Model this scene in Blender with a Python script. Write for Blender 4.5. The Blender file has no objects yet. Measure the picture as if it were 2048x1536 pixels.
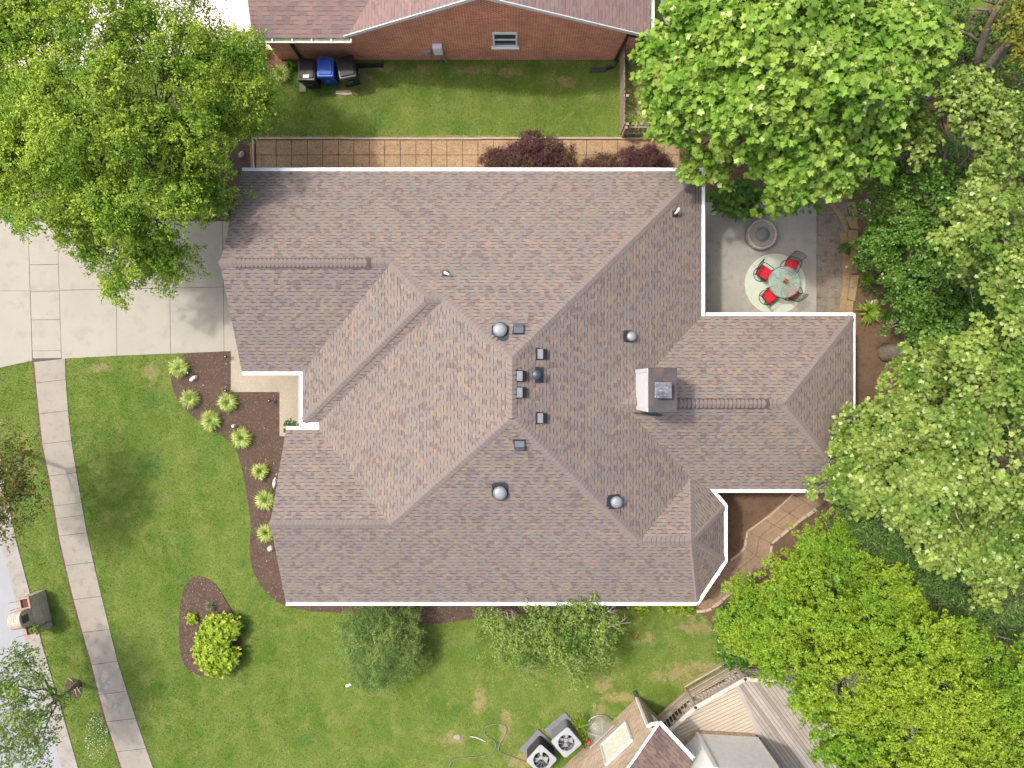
import bpy, math, random
import numpy as np
from mathutils import Vector, Matrix, Quaternion
R = math.radians
random.seed(7)
rng = np.random.default_rng(11)
sc = bpy.context.scene
col = sc.collection

# ------------------------------------------------------------------ camera, sky, sun, exposure
CAMZ = 28.4
F = 1421.0
cd = bpy.data.cameras.new('camera'); cam = bpy.data.objects.new('camera', cd); col.objects.link(cam)
cam.location = (0, 0, CAMZ); cam.rotation_euler = (0, 0, 0)
cd.sensor_width = 36; cd.lens = 36*F/2048; cd.clip_end = 500
sc.camera = cam
SUN = Vector((-1.42, 0.60, 2.70)).normalized()
w = bpy.data.worlds.new('World'); sc.world = w; w.use_nodes = True
sky = w.node_tree.nodes.new('ShaderNodeTexSky'); sky.sky_type = 'NISHITA'; sky.sun_disc = False
sky.sun_elevation = math.asin(SUN.z); sky.sun_rotation = math.atan2(SUN.x, SUN.y)
sky.air_density = 1.0; sky.dust_density = 6.0; sky.ozone_density = .6
bg = w.node_tree.nodes['Background']; w.node_tree.links.new(sky.outputs[0], bg.inputs[0]); bg.inputs[1].default_value = 0.15
sl = bpy.data.lights.new('sun', 'SUN'); sl.energy = 1.55; sl.angle = R(2.6); sl.color = (1, .965, .92)
so = bpy.data.objects.new('sun', sl); col.objects.link(so); so.rotation_euler = SUN.to_track_quat('Z', 'Y').to_euler()
sc.view_settings.view_transform = 'Standard'; sc.view_settings.look = 'None'
sc.view_settings.exposure = 0.85; sc.view_settings.gamma = 1.0

# ------------------------------------------------------------------ helpers
def G(px, py, z=0.0):
    s = (CAMZ-z)/F
    return ((px-1024)*s, (768-py)*s, z)
def G2(px, py, z=0.0): return G(px, py, z)[:2]

def tag(o, label=None, cat=None, group=None, kind=None):
    if label: o['label'] = label
    if cat: o['category'] = cat
    if group: o['group'] = group
    if kind: o['kind'] = kind
    return o
def empty(name, loc, rz=0, label=None, cat=None, group=None):
    o = bpy.data.objects.new(name, None); col.objects.link(o); o.location = loc; o.rotation_euler = (0, 0, rz)
    o.empty_display_size = .2
    return tag(o, label, cat, group)
def parent_keep(o, p):
    o.parent = p
    if p is not None: o.matrix_parent_inverse = Matrix.Translation(-Vector(wloc(p))) if p.rotation_euler.z == 0 else (Matrix.Translation(wloc(p)) @ Matrix.Rotation(p.rotation_euler.z, 4, 'Z')).inverted()
def wloc(p):
    l = Vector(p.location)
    return l
class MB:
    def __init__(s): s.v = []; s.f = []; s.m = []; s.uv = []; s.hasuv = False
    def face(s, pts, m=0, uv=None):
        i = len(s.v); s.v += [tuple(p) for p in pts]; s.f.append(list(range(i, i+len(pts)))); s.m.append(m)
        if uv: s.hasuv = True
        s.uv.append(uv if uv else [(0, 0)]*len(pts))
    def add(s, verts, faces, m=0):
        i = len(s.v); s.v += [tuple(p) for p in verts]
        for f in faces: s.f.append([i+k for k in f]); s.m.append(m); s.uv.append([(0, 0)]*len(f))
    def box(s, c, d, rz=0, m=0, tilt=None):
        x, y, z = (k/2 for k in d)
        vs = [Vector((a*x, b*y, e*z)) for a in (-1, 1) for b in (-1, 1) for e in (-1, 1)]
        M = Matrix.Rotation(rz, 3, 'Z')
        if tilt is not None: M = M @ tilt
        vs = [M @ q + Vector(c) for q in vs]
        s.add(vs, [(0, 1, 3, 2), (4, 6, 7, 5), (0, 4, 5, 1), (2, 3, 7, 6), (0, 2, 6, 4), (1, 5, 7, 3)], m)
    def prism(s, pts, z0, z1, m=0, cap=True, mside=None):
        n = len(pts); A = sum(pts[i][0]*pts[(i+1) % n][1]-pts[(i+1) % n][0]*pts[i][1] for i in range(n))
        if A < 0: pts = pts[::-1]
        if mside is None: mside = m
        b = [(p[0], p[1], z0) for p in pts]; t = [(p[0], p[1], z1) for p in pts]
        i = len(s.v); s.v += b+t
        for k in range(n):
            j = (k+1) % n; s.f.append([i+k, i+j, i+n+j, i+n+k]); s.m.append(mside); s.uv.append([(0, 0)]*4)
        s.f.append([i+n+k for k in range(n)]); s.m.append(m); s.uv.append([(0, 0)]*n)
        if cap: s.f.append([i+n-1-k for k in range(n)]); s.m.append(m); s.uv.append([(0, 0)]*n)
    def bar(s, a, b, wd, ht, m=0, up=Vector((0, 0, 1))):
        a = Vector(a); b = Vector(b); d = (b-a).normalized(); sd = d.cross(up)
        if sd.length < 1e-4: sd = Vector((1, 0, 0))
        sd.normalize(); u = sd.cross(d)
        vs = [p+sd*(i*wd/2)+u*(j*ht/2) for p in (a, b) for i, j in ((-1, -1), (1, -1), (1, 1), (-1, 1))]
        s.add(vs, [(0, 3, 2, 1), (4, 5, 6, 7), (0, 1, 5, 4), (1, 2, 6, 5), (2, 3, 7, 6), (3, 0, 4, 7)], m)
    def tube(s, pts, rad, n=8, m=0, closed=False):
        pts = [Vector(p) for p in pts]; k = len(pts)
        rs = rad if isinstance(rad, (list, tuple)) else [rad]*k
        rings = []; last = None
        for i, p in enumerate(pts):
            if closed: d = pts[(i+1) % k]-pts[i-1]
            else: d = pts[min(i+1, k-1)]-pts[max(i-1, 0)]
            d.normalize()
            if last is None:
                a = Vector((0, 0, 1)) if abs(d.z) < .9 else Vector((1, 0, 0)); e = d.cross(a).normalized()
            else:
                e = (last - d*last.dot(d)).normalized()
            last = e; f = d.cross(e)
            rings.append([p+(e*math.cos(2*math.pi*j/n)+f*math.sin(2*math.pi*j/n))*rs[i] for j in range(n)])
        i0 = len(s.v); vs = [q for r in rings for q in r]; fs = []
        for i in range(k if closed else k-1):
            for j in range(n):
                a, b = i*n+j, i*n+(j+1) % n; c_, d_ = ((i+1) % k)*n+(j+1) % n, ((i+1) % k)*n+j
                fs.append((a, b, c_, d_))
        if not closed: fs.append(tuple(range(n))[::-1]); fs.append(tuple((k-1)*n+j for j in range(n)))
        s.add(vs, fs, m)
    def lathe(s, prof, c=(0, 0, 0), n=24, m=0, sx=1, sy=1, mat=None):
        vs = []; fs = []
        for r, z in prof:
            for j in range(n):
                q = Vector((r*math.cos(2*math.pi*j/n)*sx, r*math.sin(2*math.pi*j/n)*sy, z))
                if mat is not None: q = mat @ q
                vs.append(q+Vector(c))
        for i in range(len(prof)-1):
            for j in range(n): fs.append((i*n+j, i*n+(j+1) % n, (i+1)*n+(j+1) % n, (i+1)*n+j))
        fs.append(tuple(range(n))[::-1]); fs.append(tuple((len(prof)-1)*n+j for j in range(n)))
        s.add(vs, fs, m)
    def build(s, name, mats, parent=None, smooth=False, bevel=0, local=False):
        me = bpy.data.meshes.new(name); me.from_pydata(s.v, [], s.f); me.update()
        for m in (mats if isinstance(mats, (list, tuple)) else [mats]): me.materials.append(m)
        me.polygons.foreach_set('material_index', s.m)
        if s.hasuv:
            ul = me.uv_layers.new(name='UVMap'); flat = [c for u in s.uv for q in u for c in q]; ul.data.foreach_set('uv', flat)
        if smooth: me.polygons.foreach_set('use_smooth', [True]*len(s.f))
        o = bpy.data.objects.new(name, me); col.objects.link(o)
        if parent is not None:
            if local: o.parent = parent
            else: parent_keep(o, parent)
        if bevel:
            b = o.modifiers.new('bevel', 'BEVEL'); b.width = bevel; b.segments = 2; b.limit_method = 'ANGLE'
        return o
def copy_tree(o, parent=None):
    c = o.copy(); col.objects.link(c); c.parent = parent
    for ch in list(o.children): copy_tree(ch, c)
    return c

# ------------------------------------------------------------------ materials
def newmat(name):
    m = bpy.data.materials.new(name); m.use_nodes = True; nt = m.node_tree
    return m, nt, nt.nodes['Principled BSDF']
def N(nt, t, **k):
    n = nt.nodes.new('ShaderNode'+t)
    for a, b in k.items(): setattr(n, a, b)
    return n
def setin(nt, node, idx, val):
    if hasattr(val, 'is_output') or isinstance(val, bpy.types.NodeSocket): nt.links.new(val, node.inputs[idx])
    elif val is not None: node.inputs[idx].default_value = val
def MA(nt, op, a, b=None, c=None, clamp=False):
    n = N(nt, 'Math', operation=op, use_clamp=clamp); setin(nt, n, 0, a); setin(nt, n, 1, b)
    if c is not None: setin(nt, n, 2, c)
    return n.outputs[0]
def MIX(nt, f, a, b, mode='MIX'):
    n = N(nt, 'MixRGB', blend_type=mode); setin(nt, n, 0, f)
    setin(nt, n, 1, a if not isinstance(a, tuple) else (*a, 1)); setin(nt, n, 2, b if not isinstance(b, tuple) else (*b, 1))
    return n.outputs[0]
def RAMP(nt, f, stops, interp='LINEAR'):
    n = N(nt, 'ValToRGB'); cr = n.color_ramp; cr.interpolation = interp
    while len(cr.elements) < len(stops): cr.elements.new(.5)
    for e, (p, c_) in zip(cr.elements, stops): e.position = p; e.color = (*c_, 1) if len(c_) == 3 else c_
    setin(nt, n, 0, f); return n.outputs[0]
def NOISE(nt, vec, scale, detail=3, rough=.6, dist=0):
    n = N(nt, 'TexNoise'); n.inputs['Scale'].default_value = scale; n.inputs['Detail'].default_value = detail
    n.inputs['Roughness'].default_value = rough; n.inputs['Distortion'].default_value = dist
    if vec is not None: nt.links.new(vec, n.inputs['Vector'])
    return n.outputs['Fac']
def POS(nt): return N(nt, 'NewGeometry').outputs['Position']
def BUMP(nt, bs, h, st, dist=.02):
    b = N(nt, 'Bump'); b.inputs['Strength'].default_value = st; b.inputs['Distance'].default_value = dist
    nt.links.new(h, b.inputs['Height']); nt.links.new(b.outputs[0], bs.inputs['Normal'])
def sh(c, k): return tuple(min(1, x*k) for x in c)
def nmat(name, c1, c2=None, c3=None, sc1=3, sc2=40, fine=.35, rough=.8, bump=.3, bscale=None, metal=0, spec=.3, bdist=.01):
    """two colours mixed by a broad noise, a third by a middling one, fine grain on top"""
    m, nt, bs = newmat(name); p = POS(nt)
    c2 = c2 or sh(c1, .8)
    f1 = RAMP(nt, NOISE(nt, p, sc1, 5), [(.35, (0, 0, 0)), (.65, (1, 1, 1))])
    c = MIX(nt, f1, c1, c2)
    if c3: c = MIX(nt, RAMP(nt, NOISE(nt, p, sc1*4.3, 4), [(.52, (0, 0, 0)), (.7, (1, 1, 1))]), c, c3)
    g = NOISE(nt, p, sc2, 3, .7)
    gv = MA(nt, 'MULTIPLY_ADD', g, fine*2, 1-fine)
    cc = N(nt, 'Combine' 'Color' if False else 'CombineXYZ'); [nt.links.new(gv, cc.inputs[i]) for i in range(3)]
    c = MIX(nt, 1, c, cc.outputs[0], 'MULTIPLY')
    nt.links.new(c, bs.inputs['Base Color']); bs.inputs['Roughness'].default_value = rough
    bs.inputs['Metallic'].default_value = metal; bs.inputs['Specular IOR Level'].default_value = spec
    if bump: BUMP(nt, bs, NOISE(nt, p, bscale or sc2, 4, .7), bump, bdist)
    return m
def plain(name, c, rough=.5, metal=0, spec=.5, var=.12, sc1=6):
    return nmat(name, c, sh(c, 1-var), None, sc1, 60, var*.5, rough, 0, None, metal, spec)

def shingle_mat(name, pal, rowh=.131, tabw=.35, line=.24, dark=.46, colw=.15):
    m, nt, bs = newmat(name)
    uv = N(nt, 'UVMap').outputs[0]; sp = N(nt, 'SeparateXYZ'); nt.links.new(uv, sp.inputs[0])
    u, v = sp.outputs[0], sp.outputs[1]
    vr = MA(nt, 'DIVIDE', v, rowh); row = MA(nt, 'FLOOR', vr); fv = MA(nt, 'FRACT', vr)
    wn = N(nt, 'TexWhiteNoise', noise_dimensions='1D'); nt.links.new(row, wn.inputs['W']); rr = wn.outputs[0]
    def cell(wd, k, zz):
        a = MA(nt, 'ADD', MA(nt, 'DIVIDE', u, wd), MA(nt, 'MULTIPLY', rr, k))
        c0 = N(nt, 'CombineXYZ'); nt.links.new(a, c0.inputs[0]); nt.links.new(row, c0.inputs[1]); c0.inputs[2].default_value = zz
        wob = NOISE(nt, c0.outputs[0], 1.1, 1)
        a = MA(nt, 'ADD', a, MA(nt, 'MULTIPLY', wob, 1.6))
        c1 = N(nt, 'CombineXYZ'); nt.links.new(MA(nt, 'FLOOR', a), c1.inputs[0]); nt.links.new(row, c1.inputs[1]); c1.inputs[2].default_value = zz
        w3 = N(nt, 'TexWhiteNoise', noise_dimensions='3D'); nt.links.new(c1.outputs[0], w3.inputs['Vector'])
        return w3.outputs[0], w3.outputs[1]
    c2v, c2c = cell(colw, 91, 5)
    ta = MA(nt, 'ADD', MA(nt, 'DIVIDE', u, tabw), MA(nt, 'MULTIPLY', rr, 37)); tc = N(nt, 'CombineXYZ'); nt.links.new(ta, tc.inputs[0]); nt.links.new(MA(nt, 'MULTIPLY', row, 3.7), tc.inputs[1])
    ta = MA(nt, 'ADD', ta, MA(nt, 'MULTIPLY', NOISE(nt, tc.outputs[0], 1.3, 2), 1.3)); thick = MA(nt, 'LESS_THAN', MA(nt, 'FRACT', ta), .56)
    stops = [(i/len(pal), p) for i, p in enumerate(pal)]
    c = RAMP(nt, c2v, stops, 'CONSTANT')
    p = POS(nt)
    big = NOISE(nt, p, .45, 3); mid = NOISE(nt, p, 2.2, 4); fine = NOISE(nt, p, 130, 2, .8)
    k = MA(nt, 'ADD', MA(nt, 'MULTIPLY', big, .22), MA(nt, 'MULTIPLY', mid, .16)); k = MA(nt, 'ADD', k, MA(nt, 'MULTIPLY', fine, .34)); k = MA(nt, 'ADD', k, .66)
    tk = MA(nt, 'MULTIPLY_ADD', thick, .06, .97); k = MA(nt, 'MULTIPLY', k, tk)
    ln = MA(nt, 'MULTIPLY', MA(nt, 'LESS_THAN', fv, line), MA(nt, 'MULTIPLY_ADD', thick, .95, .05))  # dark line at thick tabs: printed band plus their cast shadow, painted in
    k = MA(nt, 'MULTIPLY', k, MA(nt, 'SUBTRACT', 1, MA(nt, 'MULTIPLY', ln, 1-dark)))
    cc = N(nt, 'CombineXYZ'); [nt.links.new(k, cc.inputs[i]) for i in range(3)]
    c = MIX(nt, 1, c, cc.outputs[0], 'MULTIPLY')
    nt.links.new(c, bs.inputs['Base Color']); bs.inputs['Roughness'].default_value = .92; bs.inputs['Specular IOR Level'].default_value = .2
    h = MA(nt, 'ADD', MA(nt, 'MULTIPLY', thick, .5), MA(nt, 'SUBTRACT', 1, fv)); h = MA(nt, 'ADD', h, MA(nt, 'MULTIPLY', fine, .4))
    BUMP(nt, bs, h, .35, .012)
    return m
def brick_mat(name, ca, cb, mortar, bw=.2, bh=.067, ms=.008, bias=0, uvm=True):
    m, nt, bs = newmat(name)
    uv = N(nt, 'UVMap').outputs[0]
    b = N(nt, 'TexBrick'); nt.links.new(uv, b.inputs['Vector'])
    b.inputs['Scale'].default_value = 1; b.inputs['Brick Width'].default_value = bw; b.inputs['Row Height'].default_value = bh
    b.inputs['Mortar Size'].default_value = ms; b.inputs['Mortar Smooth'].default_value = .2; b.inputs['Bias'].default_value = bias
    b.inputs['Color1'].default_value = (*ca, 1); b.inputs['Color2'].default_value = (*cb, 1); b.inputs['Mortar'].default_value = (*mortar, 1)
    p = POS(nt); k = MA(nt, 'MULTIPLY_ADD', NOISE(nt, p, 1.3, 5), .7, .65); k = MA(nt, 'MULTIPLY', k, MA(nt, 'MULTIPLY_ADD', NOISE(nt, p, 60, 3), .5, .75))
    cc = N(nt, 'CombineXYZ'); [nt.links.new(k, cc.inputs[i]) for i in range(3)]
    nt.links.new(MIX(nt, 1, b.outputs[0], cc.outputs[0], 'MULTIPLY'), bs.inputs['Base Color']); bs.inputs['Roughness'].default_value = .9
    BUMP(nt, bs, MA(nt, 'SUBTRACT', 1, b.outputs['Fac']), .5, .01)
    return m
def leaf_mat(name, c1, c2, c3=None, trans=.35, rough=.5, vary=.5, spec=.12, pale=None, pscale=.9):
    m, nt, bs = newmat(name); g = N(nt, 'NewGeometry'); rnd = g.outputs['Random Per Island']
    c = MIX(nt, rnd, c1, c2)
    n = NOISE(nt, g.outputs['Position'], pscale, 3)
    if c3: c = MIX(nt, RAMP(nt, n, [(.42, (0, 0, 0)), (.62, (1, 1, 1))]), c, c3)
    w1 = N(nt, 'TexWhiteNoise', noise_dimensions='1D'); nt.links.new(rnd, w1.inputs['W'])
    k = MA(nt, 'MULTIPLY_ADD', w1.outputs[0], vary, 1-vary/2)
    cc = N(nt, 'CombineXYZ'); [nt.links.new(k, cc.inputs[i]) for i in range(3)]
    c = MIX(nt, 1, c, cc.outputs[0], 'MULTIPLY')
    if pale:
        sel = MA(nt, 'GREATER_THAN', w1.outputs[0], pale[1]); c = MIX(nt, sel, c, pale[0])
    nt.links.new(c, bs.inputs['Base Color']); bs.inputs['Roughness'].default_value = rough; bs.inputs['Specular IOR Level'].default_value = spec
    tr = N(nt, 'BsdfTranslucent'); nt.links.new(MIX(nt, 1, c, (1.0, 1.05, .45), 'MULTIPLY'), tr.inputs[0])
    mx = N(nt, 'MixShader'); mx.inputs[0].default_value = trans
    nt.links.new(bs.outputs[0], mx.inputs[1]); nt.links.new(tr.outputs[0], mx.inputs[2])
    nt.links.new(mx.outputs[0], nt.nodes['Material Output'].inputs[0])
    return m

ROOFPAL = [(.188, .155, .138), (.204, .165, .141), (.182, .165, .154), (.192, .158, .143), (.233, .181, .137), (.168, .134, .127), (.200, .165, .144), (.186, .166, .153), (.158, .123, .116), (.210, .170, .142)]
M_SH = shingle_mat('laminated_shingle', ROOFPAL)
M_SHN = shingle_mat('pink_slab_shingle', [(.225, .15, .138), (.205, .152, .146), (.245, .165, .148), (.19, .132, .126), (.225, .158, .145)], rowh=.145, tabw=.5, line=.14, dark=.5, colw=.34)
M_SHB = shingle_mat('brown_shingle', [(.16, .115, .10), (.19, .13, .11), (.14, .10, .095), (.2, .15, .12)], rowh=.14, colw=.3, dark=.55)
M_CAP = nmat('ridge_cap', (.190, .156, .142), (.205, .168, .150), (.172, .142, .134), 3, 120, .3, .92, .4, bdist=.004)
M_CAPV = M_CAP
M_WHITE = plain('white_gutter_metal', (.85, .86, .87), .35, 0, .5, .05)
M_TRIM = plain('off_white_trim', (.72, .71, .67), .5, 0, .4, .12)
M_SIDING = nmat('cream_siding', (.66, .64, .56), (.6, .58, .5), None, 2, 50, .05, .6, 0)
M_CONC = nmat('driveway_concrete', (.335, .315, .262), (.308, .290, .24), (.285, .268, .224), .4, 55, .12, .9, .25, bdist=.004)
M_CONCW = nmat('bleached_concrete', (.74, .70, .61), (.66, .63, .56), None, .5, 50, .08, .9, .15)
M_WALK = nmat('sidewalk_concrete', (.30, .272, .224), (.262, .240, .20), (.225, .208, .176), .9, 60, .25, .92, .3, bdist=.005)
M_ROAD = nmat('road_concrete', (.30, .31, .325), (.27, .28, .295), None, .6, 60, .13, .9, .25)
M_CURB = nmat('curb_concrete', (.32, .295, .26), (.26, .24, .215), (.21, .195, .175), 1.2, 60, .2, .92, .3)
M_AGG = nmat('exposed_aggregate', (.36, .315, .24), (.30, .26, .20), None, 1, 38, .75, .9, .6, bdist=.006)
M_PAVER = nmat('tan_pebble_paver', (.33, .225, .125), (.275, .185, .105), (.215, .15, .09), .8, 20, .9, .9, .7, bdist=.008)
M_PAVER2 = nmat('grey_pebble_paver', (.23, .19, .15), (.18, .15, .115), (.12, .10, .08), 1, 36, .8, .9, .7, bdist=.008)
M_PATHP = nmat('brown_path_paver', (.30, .205, .13), (.24, .165, .105), (.19, .14, .095), 1.2, 40, .6, .92, .5, bdist=.006)
M_FLAG = nmat('ochre_flagstone', (.34, .23, .11), (.27, .19, .10), (.20, .15, .10), 2, 60, .35, .9, .5, bdist=.006)
M_STONE = nmat('cream_edging_stone', (.48, .38, .28), (.38, .30, .22), None, 5, 50, .3, .9, .5)
M_ROCK = nmat('white_landscape_rock', (.66, .64, .60), (.50, .48, .45), None, 6, 40, .2, .8, .5)
M_PATIO = nmat('patio_concrete', (.32, .30, .26), (.27, .26, .225), (.24, .235, .20), .8, 60, .15, .9, .25)
M_MULCH = nmat('brown_mulch', (.105, .068, .05), (.085, .056, .042), (.135, .09, .066), 2, 45, .8, .95, 1, bscale=60, bdist=.03)
M_CHIP = None
M_DIRT = nmat('brown_soil', (.16, .098, .058), (.12, .075, .046), (.085, .055, .036), 1.1, 40, .45, .95, .8, bdist=.02)
M_WOOD = nmat('weathered_wood', (.40, .33, .25), (.32, .27, .21), (.26, .22, .18), 3, 40, .3, .85, .3)
M_DECK = nmat('deck_boards', (.37, .325, .27), (.31, .27, .23), (.26, .225, .19), 1.5, 30, .25, .8, .2)
M_DECKL = nmat('pale_deck_boards', (.46, .40, .315), (.40, .35, .275), None, 1.5, 30, .2, .8, .2)
M_BARK = nmat('bark_grey', (.23, .19, .15), (.14, .115, .09), (.30, .26, .21), 6, 30, .4, .95, 1, bdist=.02)
M_TWIG = nmat('pale_twig', (.42, .38, .32), (.3, .27, .22), None, 6, 40, .2, .9, .3)
M_BLACK = plain('black_plastic', (.018, .019, .022), .35, 0, .5, .2)
M_BLUE = plain('blue_plastic', (.015, .085, .42), .4, 0, .5, .1)
M_DGREEN = plain('dark_green_plastic', (.012, .03, .024), .45, 0, .5, .2)
M_DKMET = plain('dark_vent_metal', (.045, .052, .062), .42, .3, .5, .2)
M_STEEL = plain('galvanised_steel', (.42, .44, .47), .35, .8, .5, .2, 4)
M_GREYM = plain('grey_metal', (.42, .43, .44), .45, .2, .5, .1)
M_ACW = plain('light_grey_paint', (.31, .325, .35), .4, 0, .5, .06)
M_IRON = plain('dark_iron', (.045, .035, .03), .5, .3, .5, .2)
M_RED = nmat('red_cushion', (.50, .018, .03), (.42, .014, .025), None, 8, 120, .15, .85, .2)
M_RUG = nmat('pale_green_rug', (.47, .52, .42), (.42, .48, .38), None, 3, 160, .12, .95, .2)
M_RUST = nmat('brown_sheet_metal', (.062, .058, .062), (.095, .085, .085), None, 2.2, 30, .3, .45, .1, metal=.3)
M_RPATCH = nmat('rust_patch', (.15, .075, .045), (.11, .065, .05), None, 7, 40, .5, .8, .1)
M_TERRA = nmat('terracotta_brick', (.44, .27, .19), (.36, .22, .155), None, 8, 40, .3, .9, .4)
M_CLOTH = plain('dark_cover', (.03, .032, .036), .7, 0, .3, .2)
M_BRICKN = brick_mat('red_brick', (.78, .20, .065), (.48, .11, .04), (.85, .64, .48), ms=.009)
M_BRICKT = brick_mat('tan_brick', (.50, .37, .25), (.29, .19, .125), (.52, .45, .36), ms=.010)
M_BRICKM = brick_mat('weathered_brick', (.50, .39, .30), (.33, .25, .19), (.52, .45, .37), .2, .067, .012)
M_FACEB = brick_mat('house_brick', (.25, .14, .10), (.19, .11, .08), (.38, .33, .28), ms=.007)
def glass_mat(name, tint=(.8, .85, .85), rough=.05, alpha=.4):
    m, nt, bs = newmat(name); bs.inputs['Base Color'].default_value = (*tint, 1); bs.inputs['Roughness'].default_value = rough
    bs.inputs['Transmission Weight'].default_value = 0; bs.inputs['Alpha'].default_value = alpha; bs.inputs['Specular IOR Level'].default_value = .8
    return m
M_GLASS = glass_mat('frosted_table_glass', (.36, .46, .38), .15, .36)
M_WELL = glass_mat('clear_plastic_bubble', (.5, .53, .55), .1, .2)
M_PANE = plain('window_pane', (.05, .06, .06), .08, 0, .8, .1)
m, nt, bs = newmat('acrylic_dome'); M_DOME = m
bs.inputs['Base Color'].default_value = (.19, .21, .22, 1); bs.inputs['Roughness'].default_value = .42; bs.inputs['Specular IOR Level'].default_value = .9; bs.inputs['Coat Weight'].default_value = .15

# ground lawn: broad green and straw patches, and worn bare spots at their own places
BARE = [(905, 1480, 30, 14), (1300, 1278, 16, 10), (715, 160, 32, 26), (690, 185, 26, 8), (845, 140, 18, 10), (770, 135, 20, 8), (945, 140, 30, 10), (1020, 145, 22, 10),
        (1130, 165, 16, 12), (1210, 1370, 18, 18), (1235, 1395, 40, 10), (1345, 1350, 40, 16), (1390, 1335, 50, 12), (1200, 1440, 18, 40), (1010, 1455, 12, 40), (960, 1400, 14, 30),
        (1120, 90, 10, 8), (300, 745, 14, 26), (200, 735, 24, 10), (1270, 165, 22, 50), (1290, 225, 30, 40), (1040, 1520, 30, 20), (640, 275, 120, 4), (940, 275, 260, 3), (1395, 1250, 40, 18), (1255, 245, 10, 40)]
def lawn_nodes(nt, blade=False):
    p = POS(nt)
    a = NOISE(nt, p, .35, 4, .6); b = NOISE(nt, p, 1.6, 5, .65, .3); c_ = NOISE(nt, p, 9, 3, .7); f = NOISE(nt, p, 55, 2, .8)
    c = MIX(nt, RAMP(nt, a, [(.40, (0, 0, 0)), (.62, (1, 1, 1))]), (.122, .198, .032), (.172, .240, .047))
    c = MIX(nt, RAMP(nt, b, [(.46, (0, 0, 0)), (.68, (1, 1, 1))]), c, (.222, .262, .070))
    c = MIX(nt, RAMP(nt, c_, [(.56, (0, 0, 0)), (.76, (.8, .8, .8))]), c, (.060, .135, .022))
    cl = NOISE(nt, p, .8, 2); c = MIX(nt, RAMP(nt, cl, [(.58, (0, 0, 0)), (.70, (.55, .55, .55))]), c, (.055, .165, .030))
    sp = N(nt, 'SeparateXYZ'); nt.links.new(p, sp.inputs[0])
    # mower passes parallel to the walk
    ms = MA(nt, 'SINE', MA(nt, 'MULTIPLY', MA(nt, 'ADD', MA(nt, 'ADD', sp.outputs[0], MA(nt, 'MULTIPLY', sp.outputs[1], .22)), MA(nt, 'MULTIPLY', NOISE(nt, p, .25, 2), 1.6)), 5.2))
    mk = MA(nt, 'MULTIPLY_ADD', ms, .07, 1.0); mc = N(nt, 'CombineXYZ'); nt.links.new(mk, mc.inputs[0]); nt.links.new(MA(nt, 'MULTIPLY_ADD', ms, .035, 1.0), mc.inputs[1]); nt.links.new(mk, mc.inputs[2])
    c = MIX(nt, 1, c, mc.outputs[0], 'MULTIPLY')
    acc = None
    for (px, py, rx, ry) in BARE:
        X, Y = G2(px, py); rx, ry = rx*.02+.03, ry*.02+.03
        dx = MA(nt, 'DIVIDE', MA(nt, 'SUBTRACT', sp.outputs[0], X), rx); dy = MA(nt, 'DIVIDE', MA(nt, 'SUBTRACT', sp.outputs[1], Y), ry)
        d = MA(nt, 'ADD', MA(nt, 'MULTIPLY', dx, dx), MA(nt, 'MULTIPLY', dy, dy)); v = MA(nt, 'SUBTRACT', 1.6, d)
        acc = v if acc is None else MA(nt, 'MAXIMUM', acc, v)
    wob = MA(nt, 'MULTIPLY', MA(nt, 'SUBTRACT', NOISE(nt, p, 3, 6, .8), .55), 9.0)
    msk = MA(nt, 'MULTIPLY', MA(nt, 'ADD', acc, wob), .9, clamp=True)
    c = MIX(nt, MA(nt, 'MULTIPLY', msk, .55), c, (.42, .30, .17))
    k = MA(nt, 'MULTIPLY_ADD', f, 1.0, .5)
    if blade:
        rnd = N(nt, 'NewGeometry').outputs['Random Per Island']; k = MA(nt, 'MULTIPLY', k, MA(nt, 'MULTIPLY_ADD', rnd, 1.3, .55))
    cc = N(nt, 'CombineXYZ'); [nt.links.new(k, cc.inputs[i]) for i in range(3)]
    return MIX(nt, 1, c, cc.outputs[0], 'MULTIPLY'), p
m, nt, bs = newmat('lawn'); M_LAWN = m
c, p = lawn_nodes(nt); nt.links.new(MIX(nt, 1, c, (.8, .8, .8), 'MULTIPLY'), bs.inputs['Base Color']); bs.inputs['Roughness'].default_value = .95; bs.inputs['Specular IOR Level'].default_value = .1
BUMP(nt, bs, NOISE(nt, p, 45, 4, .8), .8, .04)
m, nt, bs = newmat('grass_blade'); M_BLADE = m
c, p = lawn_nodes(nt, True); nt.links.new(c, bs.inputs['Base Color']); bs.inputs['Roughness'].default_value = .7; bs.inputs['Specular IOR Level'].default_value = .08
m, nt, bs = newmat('mulch_chip'); M_CHIP = m
rnd = N(nt, 'NewGeometry').outputs['Random Per Island']
nt.links.new(RAMP(nt, rnd, [(0, (.06, .038, .028)), (.5, (.12, .076, .055)), (.85, (.19, .13, .095)), (.985, (.2, .14, .1)), (1, (.62, .5, .38))]), bs.inputs['Base Color']); bs.inputs['Roughness'].default_value = .9

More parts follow.
